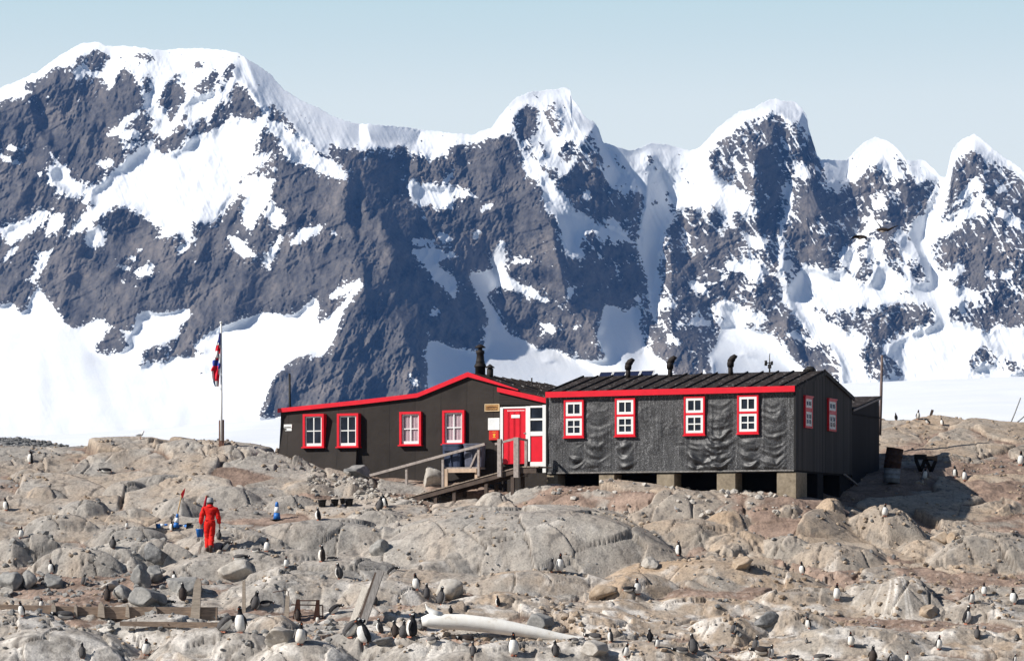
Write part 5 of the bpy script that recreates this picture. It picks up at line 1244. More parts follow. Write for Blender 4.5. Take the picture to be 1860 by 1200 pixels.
rod('antenna_stay', (1838, 775), (1876, 742), 115, 115.4, .028, simple('stay_steel', (.25, .25, .25), .5), 'flatter thin stay rod reaching out of frame on the far right skyline', 'stay')
rod('stake', (1688, 762), (1694, 744), 115.8, 115.8, .05, M_DECK, 'short leaning stake between penguins on the right skyline', 'stake', None, True)
def drums():
    g = gnd(1640, 868); 
    rust = simple('drum_rust_dark', (.055, .028, .02), .75, .5, 6, .4); pale = simple('drum_faded_blue', (.22, .24, .27), .6, .4, 5, .3)
    def drum(px, py0, py1, wpx, Y, tilt, mat, lab):
        b = P(px, py1, Y); h = (py1-py0)/F*Y; r = wpx/2/F*Y
        e = empty('oil_drum', b); e.rotation_euler = (0, tilt, 0); tag(e, lab, 'drum', 'drums beside the shed')
        MB().lathe([(0, r*.9), (.005, r), (h*.32, r), (h*.34, r*1.05), (h*.36, r), (h*.64, r), (h*.66, r*1.05), (h*.68, r), (h-.005, r), (h, r*1.03), (h+.015, r*1.03), (h+.016, r*.95), (h*.95, r*.93), (h*.95, .01)], (0, 0, 0), 24).build('shell', mat, e)
        MB().tube([(r*.5, 0, h*.95), (r*.5, 0, h*.97)], .04, 8).build('bung', M_BLACK, e)
    drum(1619, 851, 876, 30, 103.4, math.radians(4), pale, 'faded pale drum lowest in the pile beside the shed')
    drum(1620, 814, 851, 31, 103.4, math.radians(9), rust, 'rusty ribbed drum tilted on top of the pale drum by the shed')
drums()
def trestle():
    Y = 104.6; b = P(1681, 853, Y); e = empty('trestle', b); tag(e, 'dark timber trestle of two triangular ends on the slope right of the shed', 'trestle')
    k = Y/F
    for name, x0, x1, zt, zb in (('end_frame', 1660, 1682, 825, 834), ('end_frame', 1681, 1703, 827.5, 836)):
        m = MB(); X = lambda p: (p-1681)*k; Z = lambda q: (853-q)*k
        yo = -.12 if x0 == 1660 else .12
        m.box(X(x0), X(x1), yo-.08, yo+.08, Z(zb), Z(zt))
        c = (x0+x1)/2
        m.bar((X(x0+2.5), yo, Z(zb)), (X(c), yo, Z(856)), .10, .12); m.bar((X(x1-2.5), yo, Z(zb)), (X(c), yo, Z(856)), .10, .12)
        m.build(name, M_VOID, e)
    MB().bar((-.16*1, -.1, .10), (.2, .1, .10), .08).build('stretcher', M_VOID, e)
trestle()
# ---- plastic tubs, cones and the marker pole
def bucket(px, py, w, h, lab):
    g = gnd(px, py); k = g.y/F; e = empty('plant_bucket', g + Vector((0, 0, -.02))); tag(e, lab, 'bucket', 'black buckets on the rocks')
    r = w/2*k; hh = h*k
    MB().lathe([(0, r*.72), (hh*.88, r*.95), (hh*.89, r*1.05), (hh, r*1.06), (hh, r*.97), (hh*.3, r*.78), (hh*.3, .01)], (0, 0, 0), 22).build('tub', simple('black_plastic', (.016, .016, .018), .5, .2), e)
    MB().tube([(-r*1.02, 0, hh*.92), (-r*.7, -r*.75, hh*.75), (0, -r*1.05, hh*.66), (r*.7, -r*.75, hh*.75), (r*1.02, 0, hh*.92)], .009, 5).build('handle', M_BLACK, e)
bucket(585, 919, 16, 13, 'leftmost of the black buckets on the rocks below the brown hut')
bucket(608, 917, 15, 12, 'black bucket between the leftmost bucket and the overlapping pair')
bucket(622, 915, 10, 9, 'smallest black bucket half behind the rightmost one')
bucket(634, 918, 16, 14, 'rightmost and largest of the black buckets left of the ramp foot')
CB = paint('cone_blue', (.02, .16, .52), .45); CW = paint('cone_white', (.75, .78, .8), .5)
def cone(loc, h, rot, lab):
    e = empty('traffic_cone', loc); e.rotation_euler = rot; tag(e, lab, 'traffic cone', 'blue and white cones')
    r = h*.19
    MB().box(-r*1.9, r*1.9, -r*1.9, r*1.9, 0, h*.045, .01).build('base_plate', simple('cone_rubber', (.02, .02, .022), .7), e)
    R = lambda t: r*(1.12 - .74*t)
    MB().lathe([(h*.045, R(.04)), (h*.4, R(.4))], (0, 0, 0), 24).build('lower_band', CB, e)
    MB().lathe([(h*.4, R(.4)+.004), (h*.72, R(.72)+.004)], (0, 0, 0), 24).build('reflective_band', CW, e)
    MB().lathe([(h*.72, R(.72)), (h*.97, R(.97)), (h, R(1)*.6)], (0, 0, 0), 24).build('tip', CB, e)
g = gnd(503, 943); cone(g + Vector((0, 0, -.02)), 33/F*g.y, (0, 0, .4), 'upright blue and white cone on bare rock right of the red-suited person')
g = gnd(294, 964); cone(g + Vector((-.2, 0, .13)), .40, (.1, math.radians(82), .2), 'blue cone lying on its side left of the flagged marker pole')
g = gnd(333, 964); cone(g + Vector((.16, .25, .13)), .40, (0, math.radians(-80), -.5), 'blue cone tipped over right of the flagged marker pole')
def marker():
    g = gnd(319, 958); cone(g + Vector((0, .1, -.02)), .5, (0, math.radians(6), .2), 'upright blue cone holding the bamboo marker pole')
    k = g.y/F; e = empty('marker_pole', g + Vector((.02, .1, .42))); tag(e, 'bamboo marker pole with red flag leaning out of a blue cone', 'marker pole')
    Z = lambda q: (958-q)*k - .42; X = lambda p: (p-319)*k - .02
    MB().tube([(0, 0, -.1), (X(331), 0, Z(890))], [.022, .016], 8).build('pole', simple('bamboo', (.52, .34, .16), .6, .2, 6), e)
    MB().prism([(X(331), Z(905)), (X(327.5), Z(897)), (X(331.5), Z(891)), (X(336), Z(885.5)), (X(335), Z(893)), (X(333), Z(900))], -.02, .02).build('flag', simple('marker_red', (.33, .006, .012), .8), e)
marker()
# ---- timber, iron and bone on the shore
M_OLDW = simple('bleached_driftwood', (.43, .36, .29), .85, .25, 4, .6, stretch=(1.2, 5, 5)); M_OLDB = simple('brown_driftwood', (.25, .185, .14), .85, .35, 4, .6, stretch=(1, 5, 5))
M_RUST = simple('rusty_iron', (.06, .025, .016), .8, .5, 9, .4)
def wreck():
    Y = gnd(200, 1124).y; k = Y/F; b = P(190, 1124, Y); e = empty('timber_beam', b); tag(e, 'long squared timber lying across the lower left shore with stub ribs and one tall post', 'timber')
    X = lambda p: (p-190)*k; Z = lambda q: (1124-q)*k
    m = MB(); m.prism([(X(-30), Z(1114)), (X(60), Z(1117)), (X(140), Z(1122)), (X(395), Z(1126)), (X(395), Z(1102)), (X(140), Z(1101)), (X(-30), Z(1096))], -.11, .11); e_ = m.build('beam', M_OLDB, e)
    for p, w, t in ((99, 9, 1094), (139, 6, 1095), (185, 12, 1092), (233, 7, 1096), (282, 10, 1100)):
        MB().prism([(X(p-w/2), Z(1119)), (X(p+w*.6), Z(1121)), (X(p+w*.45), Z(t+7)), (X(p+w*.1), Z(t)), (X(p-w*.35), Z(t+4))], -.24, -.113).build('stub_rib', M_OLDW, e)
    MB().prism([(X(347), Z(1124)), (X(364), Z(1124)), (X(367), Z(1056)), (X(365), Z(1051)), (X(358), Z(1051)), (X(354), Z(1062))], -.27, -.114).build('tall_post', M_OLDW, e)
    Y2 = gnd(300, 1137).y; b = P(300, 1137, Y2); e = empty('timber_plank', b); k2 = Y2/F; tag(e, 'low brown plank half sunk in dirt below the long timber', 'timber')
    MB().prism([((218-300)*k2, .02), ((395-300)*k2, -.06), ((397-300)*k2, .12), ((218-300)*k2, .15)], -.06, .06).build('plank', M_OLDB, e); MB().tube([((306-300)*k2, -.075, .06), ((306-300)*k2, -.06, .06)], .02, 6).build('bolt', M_RUST, e)
wreck()
def upright(name, px, py0, py1, w, mat, lab, lean=0):
    g = gnd(px, py1); k = g.y/F; h = (py1-py0)*k; r = w/2*k; o = MB().prism([(-r, -.15), (r, -.15), (r*.8+lean, h*.9), (r*.5+lean, h), (-r*.2+lean, h*.93), (-r*.7+lean, h)], -r*.8, r*.8).build(name, mat); o.location = g; return tag(o, lab, 'post')
upright('wooden_post', 443, 1052, 1110, 7, M_OLDW, 'slim pale wooden post standing alone right of the tall beam post')
upright('wooden_post', 520, 1080, 1120, 9, M_OLDW, 'short bleached post beside the rusty iron frame', .04)
def iron():
    g = gnd(556, 1126); k = g.y/F; e = empty('iron_frame', g); tag(e, 'rusty iron frame of two tapered legs joined by rods on the shore', 'frame'); X = lambda p: (p-556)*k; Z = lambda q: (1126-q)*k
    for a, b, t in ((532, 547, 1088), (570, 581, 1089)):
        c = (a+b)/2 + 1; MB().prism([(X(a-2), -.1), (X(b), -.1), (X(c+4), Z(t)), (X(c-2), Z(t))], -.05, .05).build('leg', M_RUST, e)
    for p, q in (((541, 1090.5), (577, 1090.5)), ((528, 1098), (586, 1099))): MB().tube([(X(p[0]), .0, Z(p[1])), (X(q[0]), .0, Z(q[1]))], .018, 7).build('rod', M_RUST, e)
    MB().tube([(X(586), 0, Z(1099)), (X(586.5), 0, Z(1126))], .02, 7).build('rod', M_RUST, e)
    g2 = gnd(523, 1118); k = g2.y/F; o = MB().tube([(0, 0, -.1), (0, 0, 44*k), (-2*k, 0, 47*k), (-14*k, 0, 45*k), (-28*k, 0, 43*k)], .014, 6).build('bent_pipe', M_RUST); o.location = g2 + Vector((0, .1, 0)); tag(o, 'thin rusty pipe bent over above the short bleached post', 'pipe')
iron()
def plank(a, b, w, t, mat, lab, dy=0):
    g = gnd(*a); p = g + Vector((0, dy, -.08)); q = P(b[0], b[1], g.y + .35 + dy); o = MB().bar((0, 0, 0), q - p, t, w, up=(1, 0, .3)).build('leaning_plank', mat); o.location = p; return tag(o, lab, 'plank', 'planks leaning together on the shore')
M_PALEW = simple('bleached_plank', (.62, .57, .50), .85, .2, 4, .5, stretch=(6, 6, 1)); M_SILV = simple('silver_grey_timber', (.27, .25, .235), .85, .35, 3, .6, stretch=(6, 6, 1))
plank((658, 1132), (692, 1036), .20, .12, M_SILV, 'front silver plank, rightmost of the leaning trio', -.05)
plank((649, 1132), (684, 1040), .10, .12, M_DECK, 'narrow plank darkened as the shaded gap in the middle of the leaning trio', .12)  # thin and dark to stand in for the shaded gap between planks
plank((638, 1130), (664, 1066), .19, .06, M_PALEW, 'short wide pale plank, leftmost of the leaning trio', .2)
def bone():
    g = gnd(900, 1158); Y = g.y - .1; b = P(900, 1150, Y); e = empty('whale_bone', b); tag(e, 'long white curved whale bone lying across the rocks among penguins', 'bone'); k = Y/F
    t = NT('bleached_bone'); tc = t.n('ShaderNodeTexCoord'); n = t.noise(3, 6, tc.outputs['Object'], .7); sx = t.n('ShaderNodeSeparateXYZ'); t.l(tc.outputs['Object'], sx.inputs[0])
    c = t.ramp(n.outputs[0], [(.28, (.58, .50, .41)), (.42, (.82, .79, .73)), (.7, (.88, .87, .84))]); t.bsdf(c, .8, .2, n.outputs[0], .35, .03)
    pts = [(766, 1128, 9), (778, 1126, 14), (800, 1128, 16), (840, 1129, 17), (885, 1134, 16.5), (930, 1141, 15), (975, 1149, 12.5), (1015, 1157, 10), (1050, 1162, 8), (1080, 1165, 5), (1090, 1166, 2)]
    P_ = lambda p, q: Vector(((p-900)*k, .02*math.sin(p/40), (1150-q)*k))
    MB().tube([P_(p, q) for p, q, r in pts], [r*k*.87 for p, q, r in pts], 18).build('shaft', t.m, e)
    MB().tube([P_(800, 1120), P_(786, 1112), P_(776, 1104), P_(773, 1096)], [.16, .10, .05, .012], 10).build('spur', t.m, e)
bone()
# ------------------------------------------------------------------ loose boulders
def rock_mesh(seed, cuts=9, sub=4, rnd=.2):
    r = random.Random(seed); bm = bmesh.new(); bmesh.ops.create_icosphere(bm, subdivisions=sub, radius=1)
    planes = []
    for _ in range(cuts):
        d = Vector((r.gauss(0, 1), r.gauss(0, 1), r.gauss(0, .8))).normalized(); planes.append((d, r.uniform(.48, .80)))
    co = np.array([v.co[:] for v in bm.verts])
    nn = fbm(co[:, 0]*1.3 + seed, co[:, 1]*1.3 + co[:, 2]*.9, seed, 3); n2 = fbm(co[:, 0]*5 + seed, co[:, 1]*5 + co[:, 2]*4, seed + 3, 3)
    for v, a, b in zip(bm.verts, nn, n2):
        p = v.co.copy()
        for d, h in planes:
            e = p.dot(d) - h
            if e > 0: p -= d * e * .98
        v.co = p * (1 + rnd*a + .04*b)
    me = bpy.data.meshes.new('boulder'); bm.to_mesh(me); bm.free()
    for p in me.polygons: p.use_smooth = True
    return me
def rock_mat(name, a, b, c):
    t = NT(name); tc = t.n('ShaderNodeTexCoord'); g = t.n('ShaderNodeNewGeometry')
    n = t.noise(1.6, 6, g.outputs['Position'], .7); n2 = t.noise(11, 5, g.outputs['Position'], .7)
    m = t.ramp(t.math('ADD', t.math('MULTIPLY', n.outputs[0], .65), t.math('MULTIPLY', n2.outputs[0], .4)), [(.35, a), (.52, b), (.68, c)])
    t.bsdf(m, .85, .2, n2.outputs[0], .6, .03); return t.m
R_GREY = rock_mat('grey_boulder_rock', (.13, .13, .13), (.25, .245, .235), (.42, .40, .37)); R_DARK = rock_mat('dark_boulder_rock', (.07, .07, .075), (.16, .16, .16), (.38, .37, .36))
R_PALE = rock_mat('pale_boulder_rock', (.27, .24, .205), (.44, .405, .36), (.6, .57, .53)); R_TAN = rock_mat('tan_boulder_rock', (.25, .18, .125), (.38, .295, .215), (.52, .45, .38))
BOULD = [(18, 1070, 38, 36, R_GREY, 'grey round boulder at the left frame edge above the long timber'), (50, 1068, 34, 32, R_GREY, 'smooth grey boulder leaning against the round one at the left edge'),
 (96, 1064, 44, 24, R_GREY, 'low dark-sided boulder below a standing penguin at far left'), (8, 1082, 26, 16, R_PALE, 'small pale block under the grey boulders at the left edge'),
 (254, 1066, 40, 40, R_GREY, 'tall grey boulder heading the cluster above the long timber'), (283, 1058, 34, 34, R_GREY, 'tilted slab-like boulder right of the tall grey one'),
 (226, 1092, 36, 34, R_GREY, 'rounded boulder right of a brown-backed penguin'), (267, 1100, 62, 34, R_GREY, 'wide blocky boulder just above the long timber'), (200, 1072, 38, 18, R_PALE, 'flat pale boulder left of the cluster above the timber'),
 (331, 1076, 60, 36, R_GREY, 'grey boulder behind the tall beam post'), (277, 1020, 58, 34, R_DARK, 'dark-sided boulder left of the person in red'), (430, 1050, 86, 34, R_PALE, 'broad pale boulder with a penguin lying on it'),
 (648, 866, 40, 24, R_GREY, 'wedge-shaped grey boulder against the brown hut wall'), (784, 882, 42, 38, R_PALE, 'split round boulder under the ramp handrail'),
 (982, 1142, 46, 30, R_GREY, 'round grey boulder behind the middle of the whale bone'), (816, 1090, 58, 38, R_PALE, 'pale boulder beside two grey-backed penguins above the whale bone'),
 (508, 1168, 62, 38, R_PALE, 'pinkish pale block left of the large penguin chick'), (703, 1178, 44, 19, R_DARK, 'low dark boulder right of the embracing penguin pair'),
 (1181, 1032, 34, 22, R_PALE, 'small pale boulder in the shadow edge of the great dome slab'), (1708, 985, 27, 22, R_TAN, 'left of two small boulders in the shed shadow'), (1731, 982, 23, 18, R_TAN, 'right of two small boulders in the shed shadow'),
 (1081, 1188, 44, 26, R_PALE, 'squat boulder below the tapered end of the whale bone'), (1392, 1142, 56, 30, R_DARK, 'grey streaked boulder right of the long ochre ledge'), (1690, 1118, 40, 22, R_TAN, 'brown boulder right of the guano-streaked dome'),
 (1350, 1035, 40, 26, R_TAN, 'angular tan boulder on the slope below the hut corner'), (690, 1008, 40, 30, R_GREY, 'grey upright boulder at the foot of the pale left slab'), (1100, 1088, 56, 30, R_TAN, 'ochre block left of a white-fronted penguin')]
_rm = [rock_mesh(k + 3, 7 + k % 5) for k in range(7)]
for i, (px, py, w, h, mt, lab) in enumerate(BOULD):
    g = gnd(px, py); k = g.y/F; r = random.Random(i)
    me = _rm[i % 7].copy(); me.materials.clear(); me.materials.append(mt); o = link('boulder', me)
    o.location = g + Vector((0, .25*w*k, h*k*.36)); o.scale = (w*k*.62, w*k*.55, h*k*.66); o.rotation_euler = (r.uniform(-.2, .2), r.uniform(-.2, .2), r.uniform(0, 6.28))
    o.scale = (w*k*.6,)*2 + (h*k*.64,)
    tag(o, lab, 'boulder', 'loose boulders on the shore')
# stone pile
g = gnd(201, 1150); e = empty('stone_pile', g); tag(e, 'little stack of flat dark and pale stones below the long timber', 'stone pile')
for k, (dx, z, s) in enumerate(((-.06, .02, .13), (.03, .10, .15), (-.01, .18, .13), (.02, .26, .11), (-.03, .33, .09))):
    me = _rm[k].copy(); me.materials.clear(); me.materials.append((R_DARK, R_PALE, R_DARK)[k % 3]); o = link('stone', me, None, e); o.location = (dx, 0, z); o.scale = (s, s*.8, .055); o.rotation_euler = (0, 0, k)
# scattered stones nobody could count
def scatter(name, n, region, smin, smax, mat, seed, lab):
    r = np.random.default_rng(seed); base = []
    for k in range(6):
        bm = bmesh.new(); bmesh.ops.create_icosphere(bm, subdivisions=1, radius=1); c = np.array([v.co[:] for v in bm.verts]); f = np.array([[v.index for v in p.verts] for p in bm.faces]); bm.free()
        base.append((c * r.uniform(.6, 1.15, (len(c), 1)) * np.array([1, .85, .7]), f))
    Vs, Fs, off = [], [], 0
    for x, y in region(r, n):
        c, f = base[int(r.integers(6))]; s = smin + (smax-smin) * r.random()**3; a = r.random()*6.28
        R = np.array([[math.cos(a), -math.sin(a), 0], [math.sin(a), math.cos(a), 0], [0, 0, 1]])
        Vs.append((c*s) @ R.T + np.array([x, y, gz(x, y) + s*.25])); Fs.append(f + off); off += len(c)
    me = bpy.data.meshes.new(name); me.from_pydata(np.concatenate(Vs).tolist(), [], np.concatenate(Fs).tolist()); me.update()
    tag(link(name, me, mat), lab, 'stones', None, 'stuff')
def reg_all(r, n):
    x = r.uniform(-18.5, 20, n*3); y = r.uniform(77, 116, n*3); m = fbm(x/2.4, y/2.0, 171, 3) > .08
    return list(zip(x[m], y[m]))[:n]
def reg_left(r, n): return [((px - HX)/F*Y, Y) for px, Y in zip(r.uniform(-60, 118, n), r.uniform(109.5, 112.5, n))]
scatter('loose_stones', 5200, reg_all, .015, .11, R_TAN, 5, 'small loose stones strewn over the dirt between the slabs'); scatter('loose_stones', 2600, reg_all, .015, .12, R_DARK, 6, 'small dark stones strewn between the slabs')
scatter('rubble', 1100, reg_left, .05, .17, R_DARK, 8, 'dark grey rubble bank on the far left skyline')

def reg_boxes(boxes):
    def f(r, n):
        out = []
        while len(out) < n:
            px0, px1, y0, y1 = boxes[int(r.integers(len(boxes)))]; Y = r.uniform(y0, y1); out.append(((r.uniform(px0, px1) - HX)/F*Y, Y))
        return out
    return f
scatter('rubble', 900, reg_boxes([(-40, 420, 83.5, 91.5), (0, 300, 88, 94), (400, 900, 81, 86)]), .02, .17, R_GREY, 12, 'grey broken stones strewn around the long timber at lower left')
scatter('rubble', 500, reg_boxes([(640, 800, 99.2, 101.8), (560, 700, 100.5, 102.5), (1000, 1450, 95.5, 98.5)]), .03, .17, R_PALE, 13, 'pale rubble heaped under the ramp and before the piers')
scatter('rubble', 900, reg_boxes([(850, 1460, 80, 86), (1400, 1860, 84, 92), (700, 1100, 81, 84)]), .02, .15, R_TAN, 14, 'tan broken stones strewn at lower right')
# ================================================================== penguins
def peng_mat(name, dark, belly):
    t = NT(name); a = t.n('ShaderNodeAttribute', attribute_name='white'); h = t.n('ShaderNodeAttribute', attribute_name='hood'); tc = t.n('ShaderNodeTexCoord')
    n = t.noise(22, 4, tc.outputs['Object'], .7); n2 = t.noise(5, 3, tc.outputs['Object'])
    d = t.ramp(n.outputs[0], [(.3, tuple(k*.65 for k in dark)), (.7, tuple(k*1.35 for k in dark))])
    w = t.ramp(n2.outputs[0], [(.35, tuple(k*.82 for k in belly)), (.6, belly)])
    hd = t.mix(h.outputs['Fac'], d.outputs[0], (.012, .012, .014))
    f = t.ramp(t.math('ADD', a.outputs['Fac'], t.math('MULTIPLY', t.math('SUBTRACT', n.outputs[0], .5), .35)), [(.45, (0, 0, 0)), (.55, (1, 1, 1))])
    t.bsdf(t.mix(f.outputs[0], hd, w.outputs[0]), .75, .2, n.outputs[0], .3, .01); return t.m
PM = {'black': peng_mat('penguin_black_plumage', (.020, .019, .021), (.80, .78, .74)), 'grey': peng_mat('penguin_grey_plumage', (.085, .08, .08), (.74, .72, .68)),
      'brown': peng_mat('penguin_brown_plumage', (.055, .042, .036), (.76, .72, .66)), 'chick': peng_mat('penguin_chick_down', (.16, .15, .145), (.78, .74, .67))}
M_BEAK = simple('penguin_orange_beak', (.42, .10, .03), .5, .2); M_FOOT = simple('penguin_pink_foot', (.55, .22, .14), .6, .25)
def lean_fn(pose):
    return {'stand': lambda s: .10 - .06*s, 'upright': lambda s: -.02, 'hunch': lambda s: .16 + .55*max(0, s-.62), 'bend': lambda s: .55 + 1.35*max(0, s-.25), 'lie': lambda s: 1.42 - .5*max(0, s-.8)}[pose]
def spine(pose):
    f = lean_fn(pose); n = 60; y = z = 0; P_ = [(0, 0, f(0))]
    for i in range(1, n+1):
        a = f(i/n); y -= math.sin(a)/n; z += math.cos(a)/n; P_.append((y, z, a))
    return P_
RINGS = [(-.015, .02, .03), (.0, .085, .075), (.05, .15, .135), (.14, .185, .175), (.26, .195, .19), (.40, .19, .185), (.52, .17, .165), (.62, .135, .13), (.70, .10, .10), (.76, .084, .086), (.81, .082, .088), (.86, .085, .092), (.91, .08, .088), (.95, .064, .07), (.98, .038, .042), (.995, .008, .008)]
def penguin_parts(pose, fat=1.0):
    sp = spine(pose); lie = pose == 'lie'; z0 = .16 if lie else .035; y0 = .42 if lie else (.12 if pose == 'bend' else 0)
    def at(s, ox, oy, oz=0):
        i = min(max(s, 0), 1)*60; k = min(int(i), 59); t = i - k
        a, b = sp[k], sp[k+1]; y = a[0]+(b[0]-a[0])*t; z = a[1]+(b[1]-a[1])*t; an = a[2]+(b[2]-a[2])*t
        return Vector((ox, y + y0 + oy*math.cos(an) - oz*math.sin(an), z + z0 + oy*math.sin(an) + oz*math.cos(an) + (s < 0)*s))
    seg = 22; bm = bmesh.new(); W_, H_ = [], []
    rings = []
    for s, rx, ry in RINGS:
        k = fat if s < .68 else 1
        ring = []
        for j in range(seg):
            t = 2*math.pi*j/seg; c, q = math.cos(t), math.sin(t)
            off = -.018 if .2 < s < .6 else (-.012 if s > .8 else 0)
            ring.append(bm.verts.new(at(s, c*rx*k, q*ry*k + off)))
            front = -q
            wv = 1.0 if (front > .02 + (.35 if s < .05 else 0) and s < .70) else 0.0
            if .62 < s < .70: wv = 1.0 if front > .25 else 0.0
            if .885 < s < .945 and abs(c) > .55 and q > -.5: wv = 1.0            # white patch above the eye
            if .93 < s < .97 and q > .2 and abs(c) < .9: wv = .62
            W_.append(wv); H_.append(1.0 if s > .68 else 0.0)
        rings.append(ring)
    for a, b in zip(rings, rings[1:]):
        for j in range(seg): bm.faces.new([a[j], a[(j+1) % seg], b[(j+1) % seg], b[j]])
    bm.faces.new(list(reversed(rings[0]))); bm.faces.new(rings[-1])
    # stiff tail
    base = len(W_)
    tv = [bm.verts.new(at(.03, x, y, z)) for x, y, z in ((-.05, .10, .03), (.05, .10, .03), (.0, .25, -.06 if not lie else -.1), (0, .11, -.02))]
    for f in ((0, 1, 2), (1, 3, 2), (3, 0, 2)): bm.faces.new([tv[i] for i in f])
    W_ += [0]*4; H_ += [0]*4
    bmesh.ops.recalc_face_normals(bm, faces=bm.faces)
    me = bpy.data.meshes.new('penguin'); bm.to_mesh(me); bm.free()
    for p in me.polygons: p.use_smooth = True
    vfloat(me, 'white', np.array(W_)); vfloat(me, 'hood', np.array(H_))
    out = {'body': me}
    # flippers
    for side in (-1, 1):
        m = MB(); b = m.bm; rs = []
        for s, w, out_ in ((.60, .035, .0), (.54, .06, .015), (.44, .062, .03), (.32, .05, .05), (.24, .025, .065), (.22, .006, .068)):
            ring = []
            for t in [2*math.pi*i/8 for i in range(8)]:
                rr = np.interp(s, [r[0] for r in RINGS], [r[1] for r in RINGS])*fat
                ring.append(b.verts.new(at(s, side*(rr + out_ + .006 + .012*math.cos(t)), w*math.sin(t) + .02)))
            rs.append(ring)
        for r0, r1 in zip(rs, rs[1:]):
            for i in range(8): b.faces.new([r0[i], r0[(i+1) % 8], r1[(i+1) % 8], r1[i]])
        b.faces.new(rs[0]); b.faces.new(rs[-1]); bmesh.ops.recalc_face_normals(b, faces=b.faces)
        f = bpy.data.meshes.new('flipper'); b.to_mesh(f); b.free(); vfloat(f, 'white', np.zeros(len(f.vertices))); vfloat(f, 'hood', np.zeros(len(f.vertices)))
        for p in f.polygons: p.use_smooth = True
        out['flipper%d' % side] = f
    m = MB(); m.tube([at(.885, 0, -.075), at(.883, 0, -.125), at(.872, 0, -.175)], [.032, .022, .006], 8); k = bpy.data.meshes.new('beak'); m.bm.to_mesh(k); m.bm.free(); k.materials.append(M_BEAK); out['beak'] = k
    for side in (-1, 1):
        m = MB(); x = side*.085
        if lie: m.tube([at(.02, x, .02), at(-.06, x, .03), at(-.12, x*1.1, .04)], [.03, .035, .01], 6)
        else: m.prism([(x-.03, .06), (x-.055, -.11), (x-.02, -.095), (x, -.125), (x+.02, -.095), (x+.055, -.11), (x+.03, .06)], -.03, .022)
        if not lie:
            for v in m.bm.verts: v.co = Vector((v.co.x, v.co.z - .03, v.co.y))
            bmesh.ops.recalc_face_normals(m.bm, faces=m.bm.faces)
        k = bpy.data.meshes.new('foot'); m.bm.to_mesh(k); m.bm.free(); k.materials.append(M_FOOT); out['foot%d' % side] = k
    return out
_proto = {}
def proto(pose, kind):
    if (pose, kind) in _proto: return _proto[(pose, kind)]
    parts = penguin_parts(pose, 1.27 if kind == 'chick' else 1.14)
    for n in ('body', 'flipper-1', 'flipper1'): parts[n].materials.append(PM[kind])
    _proto[(pose, kind)] = parts; return parts
def penguin(px, py, h, pose, kind, face, lab, dz=0.0, lying=False):
    g = gnd(px, py); k = g.y/F; pr = proto(pose, kind)
    o = link('penguin', pr['body']); sc = h*k
    jr = random.Random(int(px*3 + py)); o.scale = (sc*jr.uniform(.93, 1.1), sc*jr.uniform(.93, 1.1), sc); o.location = g + Vector((0, 0, -.01*sc + dz)); o.rotation_euler = (math.radians(jr.uniform(-5, 9)) if pose != 'lie' else 0, math.radians(jr.uniform(-5, 5)), math.radians(face + jr.uniform(-12, 12)))
    tag(o, lab, 'penguin', 'gentoo penguins on the rocks')
    for n, nm in (('flipper-1', 'flipper'), ('flipper1', 'flipper'), ('beak', 'beak'), ('foot-1', 'foot'), ('foot1', 'foot')):
        link(nm, pr[n], None, o)
    return o
